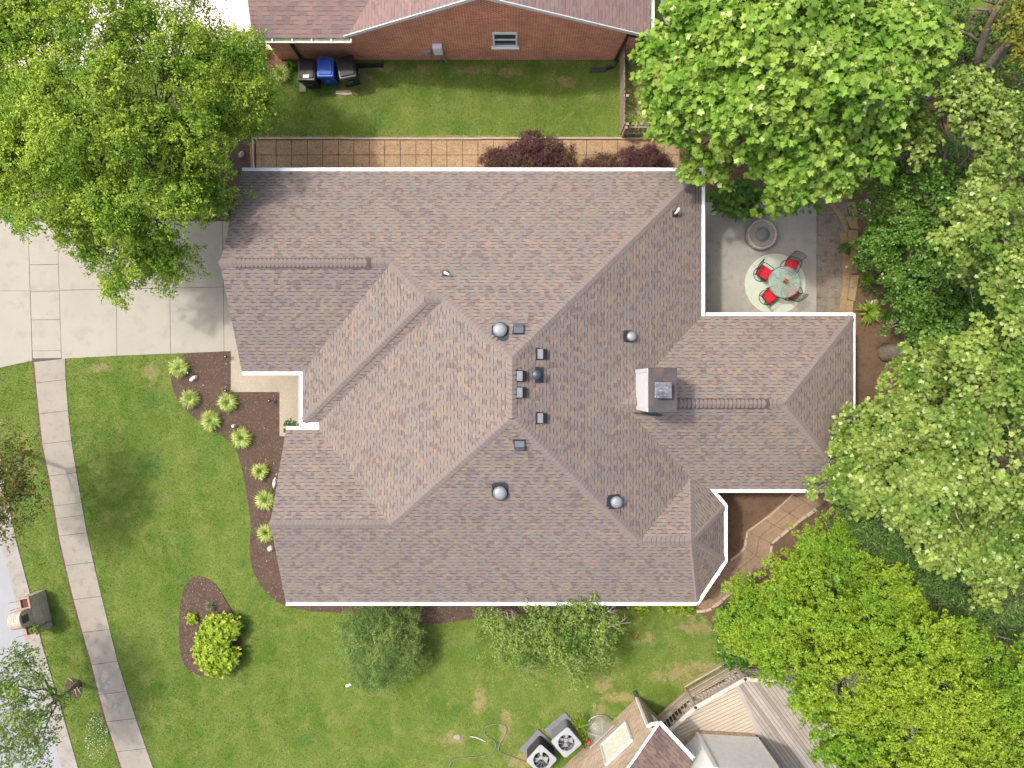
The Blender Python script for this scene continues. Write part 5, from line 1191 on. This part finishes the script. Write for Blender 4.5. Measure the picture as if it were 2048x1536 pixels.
def tree(name, label, cat, base, blobs, ntw, per, size, tmpl, mat, seed, tr=.16, bark=None, group=None, twigs=0, fork=None, twigmat=None, **kw):
    rg = np.random.default_rng(seed+500)
    e = empty(name, (base[0], base[1], 0), 0, label, cat, group)
    V, C = crown_leaves(blobs, ntw, per, size, tmpl, seed, **kw)
    poly_mesh('crown', V, V.shape[1], mat, e)
    mb = MB(); B = np.array(blobs); cen = B[:, :3].mean(axis=0); fk = fork if fork else (base[0]*.6+cen[0]*.4, base[1]*.6+cen[1]*.4, max(.4, cen[2]*.45))
    tp = [Vector((base[0], base[1], -.1)), Vector((base[0], base[1], .15)), Vector((base[0], base[1], 0)).lerp(Vector(fk), .5)+Vector((rg.normal()*.05, rg.normal()*.05, 0)), Vector(fk)]
    mb.tube(tp, [tr*1.5, tr*1.15, tr*.95, tr*.8], 10)
    for (x, y, z, r1, r2, r3) in blobs:
        L = limb_path(fk, (x, y, z-r3*.1), rg); mb.tube(L, [tr*.5*(1-.16*i) for i in range(len(L))], 7)
        for k in range(5):
            dd = rg.normal(size=3); dd /= np.linalg.norm(dd); dd[2] = abs(dd[2])*.7; q = (x+dd[0]*r1*.85, y+dd[1]*r2*.85, z+dd[2]*r3*.8)
            L2 = limb_path(L[3+k % 2], q, rg, .05, 4); mb.tube(L2, [tr*.16*(1-.18*i) for i in range(len(L2))], 5)
    if twigs:
        sel = rg.choice(len(C), min(twigs, len(C)), replace=False)
        for i in sel:
            q = Vector(C[i]); j = np.argmin(np.sum((B[:, :3]-C[i])**2, axis=1)); c_ = Vector(B[j, :3]); s0 = c_.lerp(q, .35)
            L = limb_path(s0, q+(q-c_)*.12, rg, .03, 3); mb.tube(L, [.018, .014, .010, .005], 4, 1)
    mb.build('trunk', [bark or M_BARK, twigmat or M_TWIG], e, True)
    return e
G_B1 = leaf_mat('birch_leaf', (.26, .38, .045), (.40, .50, .07), (.155, .28, .03), .28, .5, .6)
G_SY = leaf_mat('big_lobed_leaf', (.20, .33, .045), (.31, .43, .08), (.125, .26, .028), .26, .5, .6, pale=((.46, .54, .2), .96))
G_PL = leaf_mat('pale_lobed_leaf', (.19, .285, .05), (.31, .39, .095), (.115, .205, .032), .25, .5, .7, pale=((.42, .50, .22), .93))
G_MG = leaf_mat('glossy_mid_leaf', (.095, .20, .025), (.15, .28, .04), (.075, .165, .022), .22, .4, .55, .25, pale=((.42, .50, .28), .975))
G_BR = leaf_mat('bright_lime_leaf', (.11, .24, .020), (.19, .325, .028), (.25, .345, .03), .25, .5, .7, pscale=.3)
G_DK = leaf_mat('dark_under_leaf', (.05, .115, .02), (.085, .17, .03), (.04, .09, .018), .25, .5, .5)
G_BAM = leaf_mat('narrow_dark_leaf', (.08, .17, .03), (.15, .26, .06), None, .25, .45, .6, pale=((.3, .38, .18), .93))
G_GR = leaf_mat('grey_green_leaf', (.19, .29, .06), (.28, .38, .09), (.14, .23, .045), .3, .5, .5)
G_RT = leaf_mat('red_tipped_leaf', (.13, .19, .04), (.20, .25, .06), (.20, .155, .045), .3, .5, .5, pscale=2.2, pale=((.42, .35, .16), .9))
G_SOFT = leaf_mat('soft_needle_leaf', (.20, .30, .08), (.31, .40, .12), (.15, .25, .07), .3, .6, .5)
G_PUR = leaf_mat('purple_leaf', (.085, .033, .038), (.125, .058, .062), (.10, .066, .034), .15, .5, .5, pscale=1.2)
G_YEL = leaf_mat('golden_leaf', (.32, .42, .04), (.46, .54, .07), (.20, .33, .03), .3, .45, .5, pscale=6)
G_CLUMP = leaf_mat('variegated_blade', (.46, .56, .14), (.68, .74, .34), (.30, .42, .08), .3, .5, .5, pscale=4)
G_HOS = leaf_mat('hosta_leaf', (.15, .25, .03), (.27, .36, .05), None, .3, .45, .4)

# top-left birch
birch = blobs_px([(180, 230, 6.6, 150), (330, 170, 6.0, 140), (440, 150, 5.0, 85), (60, 160, 6.2, 150), (100, 370, 5.4, 125), (300, 370, 5.2, 135), (235, 480, 4.4, 85), (320, 500, 3.8, 50), (400, 310, 4.6, 75), (470, 205, 4.3, 62), (20, 30, 6.4, 120), (190, 50, 6.8, 140), (330, 50, 5.8, 90), (30, 290, 5.6, 110), (160, 470, 4.6, 60), (250, 545, 3.6, 35), (410, 385, 3.9, 38), (130, 300, 6.2, 120)])
tree('birch_tree', 'large bright yellow green birch overhanging the driveway, top left', 'tree', G2(372, 345), birch, 6200, 42, .078, T_OVAL, G_B1, 1, .2, spray=.42, pr=.6, cov=.6, inner=.16, droop=.35, up=.5, lump=.2, twigs=160)
birch2 = blobs_px([(390, 60, 4.2, 50, .5), (440, 75, 3.8, 35, .5), (370, 20, 4.4, 60, .5), (120, 20, 5, 90, .5), (60, 90, 4.6, 80, .5), (340, 130, 4.2, 70, .5)])
tree('birch_tree', 'thin airy tree behind the birch over the white driveway', 'tree', G2(420, 190), birch2, 420, 16, .085, T_OVAL, leaf_mat('thin_birch_leaf', (.13, .19, .04), (.18, .25, .05)), 21, .09, spray=.5, shell=.3, droop=.1, twigs=60)
# big lobed tree top right
syc = blobs_px([(1600, 150, 8.2, 170), (1440, 120, 7, 120), (1375, 195, 5.8, 78), (1750, 120, 7.6, 130), (1500, 270, 6.4, 110), (1640, 280, 6.8, 115), (1420, 290, 5.2, 66), (1420, 40, 7, 105), (1600, 20, 8, 140), (1800, 60, 7.4, 95), (1560, 338, 5, 50), (1470, 335, 4.8, 42), (1720, 220, 7, 100), (1650, 340, 5.2, 50), (1420, 345, 4.6, 34), (1520, 372, 3.6, 24), (1590, 378, 3.8, 28), (1330, 160, 5.4, 36), (1690, 350, 4.6, 38)])
tree('sycamore_tree', 'big tree with large lobed light green leaves above the patio', 'tree', G2(1462, 305), syc, 3400, 20, .165, T_STAR, G_SY, 2, .24, spray=.5, shell=.26, up=.9, pr=.62, cov=.46, inner=.14, twigs=120)
# pale trees on the right
palA = blobs_px([(1950, 230, 7, 70), (2030, 330, 7, 80), (1830, 285, 5.8, 34), (1880, 225, 6, 30), (1990, 450, 8, 100), (2050, 590, 8, 100), (1925, 400, 6.4, 45), (1790, 262, 5, 26), (2030, 240, 7, 40), (1960, 560, 6.5, 60)])
tree('pale_maple_tree', 'pale green airy tree at the right edge above the trunk', 'tree', G2(1850, 480), palA, 1100, 20, .11, T_STAR, G_PL, 3, .18, spray=.42, up=.8, pr=.42, cov=.5, inner=.1, twigs=160)
palB = blobs_px([(1980, 790, 7.5, 120), (1860, 760, 5.4, 62), (1780, 830, 5, 56), (1830, 900, 6, 85), (1720, 935, 4.8, 62), (1655, 962, 4.2, 36), (1760, 990, 5.4, 66), (1900, 1000, 7, 100), (2000, 930, 7.5, 110), (1880, 1115, 5.8, 46), (1990, 1090, 6.4, 90), (1950, 1165, 5.5, 30), (2060, 700, 8, 90), (1720, 870, 4.6, 36), (1620, 985, 3.9, 18), (1690, 890, 4.4, 26), (1830, 1040, 6, 50)])
tree('pale_maple_tree', 'pale lobed leaf tree leaning over the right end of the house', 'tree', G2(1774, 706), palB, 2800, 20, .12, T_STAR, G_PL, 4, .30, spray=.45, up=.9, pr=.5, cov=.45, inner=.1, twigs=260, fork=(*G2(1905, 700, 4.0), 4.0))
# mid green dense shrubs behind the patio
mid = blobs_px([(1790, 420, 3.5, 62), (1860, 460, 4, 76), (1765, 480, 3.0, 40), (1880, 560, 3.8, 76), (1810, 560, 2.8, 44), (1830, 640, 2.6, 40), (1860, 350, 4, 60), (1940, 650, 3.5, 66), (1960, 540, 3.6, 70), (1760, 360, 3.6, 40), (1870, 700, 3, 40), (2020, 700, 3, 60)])
tree('dogwood_tree', 'dense mid green tree with small glossy leaves right of the stone path', 'tree', G2(1830, 560), mid, 2300, 24, .09, T_BROAD, G_MG, 5, .1, spray=.3, pr=.4, shell=.3, up=.8, lump=.2, twigs=50)
# bright lime tree lower right
lime = blobs_px([(1535, 1300, 3.8, 46), (1960, 1335, 6.4, 60), (2045, 1320, 6.4, 60), (1570, 1192, 4.2, 74), (1500, 1255, 3.6, 58), (1640, 1240, 5.6, 120), (1760, 1230, 5.8, 95), (1690, 1370, 6.4, 140), (1570, 1300, 4.6, 74), (1850, 1350, 7, 140), (1800, 1470, 7, 140), (1960, 1450, 7.2, 150), (1705, 1470, 5.6, 66), (1620, 1395, 4.6, 50), (1650, 1115, 4.0, 56), (1700, 1130, 4.6, 52), (1590, 1128, 3.4, 26), (2040, 1400, 7, 100), (1480, 1190, 3, 26), (1930, 1370, 6.6, 60), (1760, 1540, 6, 90), (1660, 1060, 3.2, 24)])
tree('lime_green_tree', 'large bright lime green tree spreading over the deck, lower right', 'tree', G2(1610, 1170), lime, 6400, 36, .078, T_LOBE, G_BR, 6, .22, spray=.26, pr=.40, cov=.78, inner=.2, up=.8, twigs=110)
bam = blobs_px([(1740, 1075, 2.6, 80), (1810, 1110, 2.8, 70), (1900, 1210, 3, 80), (2000, 1220, 3.4, 90), (1850, 1150, 3, 66), (1690, 1030, 2.2, 46), (2040, 1300, 3.6, 60), (1930, 1290, 3.2, 50)])
tree('bamboo_thicket', 'dark thicket of narrow leaves between the pale tree and the lime tree', 'thicket', G2(1800, 1090), bam, 1600, 20, .15, T_NARROW, G_BAM, 7, .05, spray=.4, shell=.35, up=.6, lump=.1)
# dark undergrowth on the right
und = blobs_px([(1780, 330, 1.2, 60), (1870, 330, 1.2, 70), (1960, 120, 1.0, 90), (2040, 60, 1, 90), (1900, 60, 1.0, 70), (1950, 300, 1, 90), (1860, 180, 1, 60), (2040, 200, 1, 90), (1980, 480, 1, 90), (2010, 640, 1.1, 80), (1920, 720, .9, 60), (1980, 860, 1, 90), (1880, 880, .9, 60), (1820, 960, .9, 60), (1960, 1020, 1, 80), (2030, 1000, 1, 80), (1900, 1090, 1, 60), (2040, 1130, 1, 70), (1720, 240, 1.1, 60), (1640, 200, 1.1, 80), (1560, 140, 1.1, 70), (1800, 1300, 1, 90), (1900, 1400, 1, 90), (1700, 1200, 1, 60), (1780, 560, .6, 40)])
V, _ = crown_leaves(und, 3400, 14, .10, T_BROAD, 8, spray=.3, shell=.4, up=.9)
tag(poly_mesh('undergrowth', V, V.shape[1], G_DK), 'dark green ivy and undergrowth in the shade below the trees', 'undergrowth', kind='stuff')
# bare limbed tree top right
e = empty('oak_tree', G(1938, 150), 0, 'dark barked tree with forking bare limbs in the top right corner', 'tree')
mb = MB()
def gp(px, py, z): return Vector(G(px, py, z))
mb.tube([gp(1800, 215, -.1), gp(1840, 195, 1.0), gp(1900, 172, 2.0), gp(1948, 150, 3.0), gp(1962, 140, 3.3)], [.3, .26, .22, .2, .18], 12)
mb.tube([gp(1955, 148, 3.1), gp(1985, 125, 3.8), gp(2010, 95, 4.5), gp(2050, 62, 5.3), gp(2110, 20, 6)], [.17, .16, .15, .13, .1], 10); mb.tube([gp(1950, 150, 3.1), gp(1960, 100, 3.9), gp(1975, 55, 4.6), gp(1995, 15, 5.4), gp(2040, -40, 6)], [.14, .12, .11, .10, .08], 10)
mb.tube([gp(1962, 90, 4.0), gp(1940, 70, 4.3), gp(1920, 62, 4.5), gp(1893, 50, 4.8)], [.06, .05, .045, .03], 8); mb.tube([gp(1972, 60, 4.5), gp(1985, 35, 4.9), gp(1975, 20, 5.2), gp(1940, 18, 5.5)], [.05, .045, .04, .03], 8); mb.tube([gp(1995, 15, 5.4), gp(2015, -10, 5.8)], .06, 8)
mb.tube([gp(1990, 8, 5.5), gp(1970, 2, 5.8), gp(1945, -10, 6)], .03, 6)
mb.build('trunk', M_BARK, e, True)
ob = blobs_px([(2060, 60, 6, 50), (2070, 110, 6, 40), (2030, 0, 6, 20)]); V, _ = crown_leaves(ob, 200, 14, .12, T_LOBE, 9, spray=.35); poly_mesh('crown', V, V.shape[1], leaf_mat('olive_leaf', (.17, .2, .03), (.26, .26, .04)), e)
# street trees on the left
st = blobs_px([(-40, 950, 4.2, 92), (30, 925, 3.8, 40), (45, 985, 3.7, 34), (20, 1035, 3.6, 46), (60, 960, 3.4, 20), (14, 880, 3.5, 26), (-60, 1040, 4, 70)])
tree('street_tree', 'red tipped street tree at the left edge beside the sidewalk', 'tree', G2(52, 905), st, 700, 18, .085, T_OVAL, G_RT, 10, .08, spray=.35, shell=.35, up=.6, lump=.28, twigs=40)
st2 = blobs_px([(30, 1400, 3.7, 72), (60, 1340, 3.2, 38), (85, 1440, 3.0, 40), (20, 1490, 3.6, 60), (70, 1500, 3.0, 40), (-30, 1350, 3.6, 70), (110, 1400, 2.6, 24), (40, 1310, 2.8, 22), (130, 1415, 2.4, 16)])
tree('street_tree', 'sparse green street tree over the road in the bottom left corner', 'tree', G2(157, 1366), st2, 560, 17, .085, T_OVAL, G_GR, 11, .09, spray=.38, shell=.4, up=.5, lump=.3, twigs=90, fork=(*G2(112, 1398, 1.6), 1.6))
bed('tree_ring', smooth_poly(P((132, 1362), (145, 1356), (160, 1362), (166, 1380), (160, 1398), (142, 1396), (130, 1380)), 2), .02, M_MULCH, 200, M_CHIP, 0)
mb = MB()
for a, b in (((148, 1362), (138, 1356)), ((150, 1372), (155, 1392)), ((155, 1372), (164, 1388))): mb.tube([(*G2(*a), .05), (*G2(*b), .03)], [.03, .015], 6)
tag(mb.build('surface_roots', M_TWIG, None, True), 'pale surface roots at the foot of the lower left street tree', 'roots')
# soft bush and sparse tree below the house
soft = blobs_px([(755, 1285, 1.3, 62, 1), (715, 1300, 1.0, 42, .9), (800, 1290, 1.1, 46, .9), (750, 1240, 1.1, 42, .9), (770, 1335, .9, 42, .8), (700, 1260, .8, 34, .9), (825, 1315, .7, 30, .8), (730, 1345, .6, 36, .7), (800, 1250, 1, 34, .9)])
tree('bald_cypress', 'soft feathery green bush just below the house eave', 'bush', G2(758, 1265), soft, 2600, 24, .085, T_NARROW, G_SOFT, 12, .05, spray=.3, pr=.26, shell=.35, up=.3, lump=.22, lowcut=-.1)
spar = blobs_px([(980, 1245, 1.9, 34), (1030, 1265, 2.2, 42), (1090, 1240, 2.4, 40), (1145, 1235, 2.6, 44), (1170, 1205, 2.7, 26), (1200, 1260, 2.2, 36), (1060, 1310, 1.7, 40), (1120, 1290, 2.2, 44), (1190, 1310, 1.8, 40), (1155, 1345, 1.4, 30), (1000, 1300, 1.4, 26)])
tree('crab_apple_tree', 'sparse tree with grey bare twigs against the lower eave', 'tree', G2(1085, 1235), spar, 800, 18, .08, T_OVAL, G_GR, 13, .07, spray=.3, shell=.5, up=.6, lump=.25, twigs=130)
mb = MB()
def twiggy(mb, a, b, n, seed, r=.022):
    rg = np.random.default_rng(seed); L = limb_path(a, b, rg, 0, 5); mb.tube(L, [r*(1-.13*i) for i in range(6)], 6)
    for i in range(n):
        t = rg.uniform(.35, 1); p0 = L[min(5, int(t*5))]; d = (Vector(b)-Vector(a)).normalized(); ang = rg.choice((-1, 1))*rg.uniform(.4, 1.1); l = rg.uniform(.25, .6)
        dd = Vector((d.x*math.cos(ang)-d.y*math.sin(ang), d.x*math.sin(ang)+d.y*math.cos(ang), rg.uniform(.0, .4))); L2 = limb_path(p0, p0+dd*l, rg, 0, 3); mb.tube(L2, [r*.5, r*.4, r*.3, r*.15], 5)
        L3_ = limb_path(L2[2], L2[2]+Vector((dd.x*.6-dd.y*.8, dd.y*.6+dd.x*.8, .1))*l*.5, rg, 0, 2); mb.tube(L3_, [r*.25, r*.2, r*.12], 4)
twiggy(mb, G(1165, 1255, 2.2), G(1262, 1245, 2.3), 11, 1); twiggy(mb, G(1060, 1262, 1.9), G(1010, 1232, 2.3), 7, 2); twiggy(mb, G(1100, 1240, 1.9), G(1105, 1205, 2.3), 6, 3); twiggy(mb, G(1190, 1240, 2.3), G(1232, 1212, 2.4), 8, 4); twiggy(mb, G(1150, 1300, 1.9), G(1170, 1335, 1.7), 5, 5)
ct = [o for o in bpy.data.objects if o.name.startswith('crab_apple_tree')][0]; mb.build('bare_branches', M_TWIG, ct)
# purple japanese maples over the pavers
pu1 = blobs_px([(1062, 290, 1.5, 26, .9), (1040, 320, 1.1, 34, .9), (1095, 308, 1.3, 32, .9), (1125, 320, 1.2, 26, .9), (990, 330, .9, 30, .9), (1075, 335, 1, 40, .9), (1010, 338, .8, 34, .9)])
tree('purple_maple', 'purple leaved japanese maple over the tan pavers, the larger one', 'shrub', G2(1060, 325), pu1, 3000, 24, .072, T_NARROW, G_PUR, 14, .04, spray=.16, shell=.3, up=.5, lump=.15, twigs=50)
pu2 = blobs_px([(1255, 322, 1.1, 24, .9), (1300, 320, 1.1, 28, .9), (1210, 332, .9, 24, .9), (1280, 335, .9, 36, .9), (1322, 335, .8, 22, .9), (1180, 338, .7, 18, .9)])
tree('purple_maple', 'lower purple brown maple at the right end of the pavers', 'shrub', G2(1262, 338), pu2, 1800, 24, .072, T_NARROW, G_PUR, 15, .04, spray=.16, shell=.3, up=.5, lump=.15, twigs=20)
def shrub(name, label, cat, lst, ntw, per, size, tmpl, mat, seed, group=None, **kw):
    bl = blobs_px(lst); V, C = crown_leaves(bl, ntw, per, size, tmpl, seed, **kw); b = bl[0]; e = empty(name, (b[0], b[1], 0), 0, label, cat, group)
    poly_mesh('foliage', V, V.shape[1], mat, e); mb = MB()
    for q in bl: mb.tube([(b[0], b[1], 0), ((b[0]+q[0])/2, (b[1]+q[1])/2, q[2]*.6), (q[0], q[1], q[2])], [.02, .015, .006], 5)
    mb.build('stem', M_BARK, e); return e
shrub('golden_shrub', 'golden yellow broad leaved shrub in the island bed, upper one', 'shrub', [(440, 1262, .5, 33, .6), (420, 1275, .5, 24, .6), (462, 1255, .45, 20, .6)], 330, 9, .12, T_BROAD, G_YEL, 30, spray=.1, shell=.2, up=1, lump=.1)
shrub('golden_shrub', 'golden yellow broad leaved shrub in the island bed, lower one', 'shrub', [(428, 1312, .5, 34, .6), (452, 1315, .5, 26, .6), (412, 1300, .45, 22, .6), (440, 1330, .4, 22, .6)], 380, 9, .12, T_BROAD, G_YEL, 31, spray=.1, shell=.2, up=1, lump=.1)
shrub('golden_shrub', 'tiny round golden plant on bare mulch in the island bed', 'shrub', [(384, 1238, .15, 9, .6)], 40, 7, .08, T_BROAD, G_YEL, 32, spray=.05, shell=.2, up=1)
shrub('red_maple_shrub', 'small dark green leafy bush beside the deck rail', 'shrub', [(1462, 1268, 1.2, 34), (1450, 1240, 1, 22), (1455, 1300, 1, 26), (1480, 1310, 1.0, 26)], 320, 14, .09, T_BROAD, G_MG, 33, spray=.22, shell=.35, up=.9)
shrub('porch_plant', 'dark green potted bush squeezed between the porch gutters', 'shrub', [(578, 853, .8, 9), (590, 854, .8, 8)], 70, 8, .07, T_BROAD, G_DK, 34, spray=.1, up=.9)
shrub('broadleaf_shrub', 'large leaved green shrub at the top of the patio', 'shrub', [(1470, 398, .9, 34), (1445, 402, .8, 22), (1500, 405, .8, 20)], 130, 7, .24, T_BROAD, G_MG, 35, spray=.2, up=1.2)
shrub('green_shrub', 'low leafy plant below the bay corner beside the path', 'shrub', [(1398, 1190, .25, 12), (1410, 1170, .25, 10)], 90, 8, .06, T_BROAD, G_BR, 36, spray=.12, up=1)
shrub('green_shrub', 'low green plants under the eave near the lower bay corner', 'shrub', [(1370, 1213, .25, 14), (1345, 1212, .25, 12)], 90, 8, .06, T_BROAD, G_BR, 37, spray=.12, up=1)
shrub('green_shrub', 'low green plants under the eave left of the bay', 'shrub', [(1280, 1212, .25, 14), (1262, 1210, .25, 10), (1325, 1210, .2, 8)], 90, 8, .06, T_BROAD, G_BR, 38, spray=.12, up=1)
shrub('green_shrub', 'tuft of green leaves between the grey air conditioner and the window well', 'shrub', [(1160, 1448, .3, 14), (1165, 1470, .3, 10)], 80, 7, .12, T_NARROW, G_BR, 39, spray=.14, up=1)
shrub('green_shrub', 'small bright plant on the patio pavers at the stone border', 'shrub', [(1690, 497, .2, 10)], 60, 7, .06, T_BROAD, G_MG, 40, spray=.08, up=1)
shrub('green_shrub', 'small green plant right of the ochre stone border', 'shrub', [(1716, 490, .25, 12), (1728, 510, .2, 9), (1720, 520, .2, 8)], 80, 7, .06, T_BROAD, G_MG, 41, spray=.1, up=1)
shrub('weed_patch', 'pale flowering plants inside the picket fence corner', 'plant', [(1262, 240, .4, 13), (1275, 250, .4, 10)], 80, 8, .08, T_NARROW, G_CLUMP, 42, spray=.14, up=1)
shrub('weed_patch', 'leafy plants on the brown ground beside the fence and big tree', 'plant', [(1308, 210, .3, 18), (1300, 180, .3, 12), (1312, 245, .3, 14)], 150, 8, .08, T_BROAD, G_MG, 43, spray=.14, up=1)
mp_e = [o for o in bpy.data.objects if o.name == 'brick_mailbox'][0]
shrub('planter_flowers', 'green plant growing in the lower planter of the brick mailbox', 'plant', [(74, 1256, 1.0, 7), (66, 1258, 1.0, 5)], 60, 8, .05, T_BROAD, G_GR, 44, spray=.07, up=1)
# grass clumps: arching blades from the centre
def clump_mesh(rad, n, wd, h, seed, seg=4, up=.5):
    rg = np.random.default_rng(seed); V = []
    for i in range(n):
        a = rg.uniform(0, 6.283); ln = rad*rg.uniform(.55, 1.1); hh = h*rg.uniform(.6, 1.1)*(1.2-ln/rad*.5); c_, s_ = math.cos(a), math.sin(a); r0 = rg.uniform(0, rad*.18); w_ = wd*rg.uniform(.7, 1.2); tw = rg.uniform(-.3, .3)
        L = []; Rr_ = []
        for k in range(seg+1):
            t = k/seg; r_ = r0+ln*t; z = hh*(1-(2*t-1)**2*.95 if t > .5 else 1-(1-2*t)**2)*1.0 if t <= .5 else hh*(1-.75*(t-.5)**2*4)
            ww_ = w_*(math.sin(min(1, t*1.15+.18)*math.pi)*.9+.05) if k < seg else w_*.05
            aa = a+tw*t; L.append((math.cos(aa)*r_-math.sin(aa)*ww_, math.sin(aa)*r_+math.cos(aa)*ww_, max(.01, z))); Rr_.append((math.cos(aa)*r_+math.sin(aa)*ww_, math.sin(aa)*r_-math.cos(aa)*ww_, max(.01, z-.004)))
        V.append(L+Rr_[::-1])
    return V
def clump(name, label, px, py, rad, n, wd, h, seed, mat, cat='grass clump', group=None, base=.03):
    X, Y, _ = G(px, py); V = clump_mesh(rad, n, wd, h, seed); mb = MB()
    for s_ in V:
        k = len(s_)//2; A = s_[:k]; Bb = s_[k:][::-1]; i = len(mb.v); mb.v += A+Bb
        for j in range(k-1): mb.f.append([i+j, i+j+1, i+k+j+1, i+k+j]); mb.m.append(0); mb.uv.append([(0, 0)]*4)
    o = mb.build(name, mat); o.location = (X, Y, base); o.rotation_euler = (0, 0, seed*1.3); tag(o, label, cat, group); return o
gl = [(362, 736, .46, 'topmost variegated grass clump, beside the driveway edge'), (384, 798, .44, 'second grass clump down, at the lawn edge of the bed'), (459, 804, .44, 'grass clump below the outer bend of the front walk'), (426, 841, .47, 'grass clump at the lawn edge below the walk clump'), (487, 876, .49, 'largest grass clump, midway down the front mulch bed'), (524, 942, .38, 'grass clump just left of the tiny pale rock'), (534, 999, .46, 'grass clump half under the gable edge, below the tall white rock'), (536, 1064, .42, 'lowest grass clump in the long bed, half under the gable')]
for i, (px, py, rd, lb) in enumerate(gl): clump('grass_clump', lb, px, py, rd*1.13, 300, .014, .36, 100+i, G_CLUMP, group='variegated grass clumps in the front bed')
clump('grass_clump', 'pale long bladed clump left of the bins', 566, 152, .5, 200, .012, .4, 120, G_CLUMP); clump('grass_clump', 'green bladed clump at the corner of the white driveway', 522, 108, .5, 200, .012, .4, 121, G_HOS); clump('grass_clump', 'dark green bladed clump between the bins and the pale clump', 583, 135, .3, 120, .012, .35, 122, G_MG)
clump('grass_clump', 'small grey green tuft in the island bed', 424, 1210, .3, 60, .012, .3, 123, leaf_mat('grey_tuft', (.2, .27, .14), (.3, .38, .22)))
clump('hosta', 'large bright hosta at the end of the stone path', 1733, 625, .66, 70, .055, .45, 124, G_HOS, 'plant'); clump('hosta', 'long leaved green plant beside the stone path above the hosta', 1731, 558, .5, 60, .03, .35, 125, G_HOS, 'plant'); clump('hosta', 'dark bladed plant right of the large hosta', 1768, 632, .4, 60, .014, .3, 126, G_MG, 'plant')
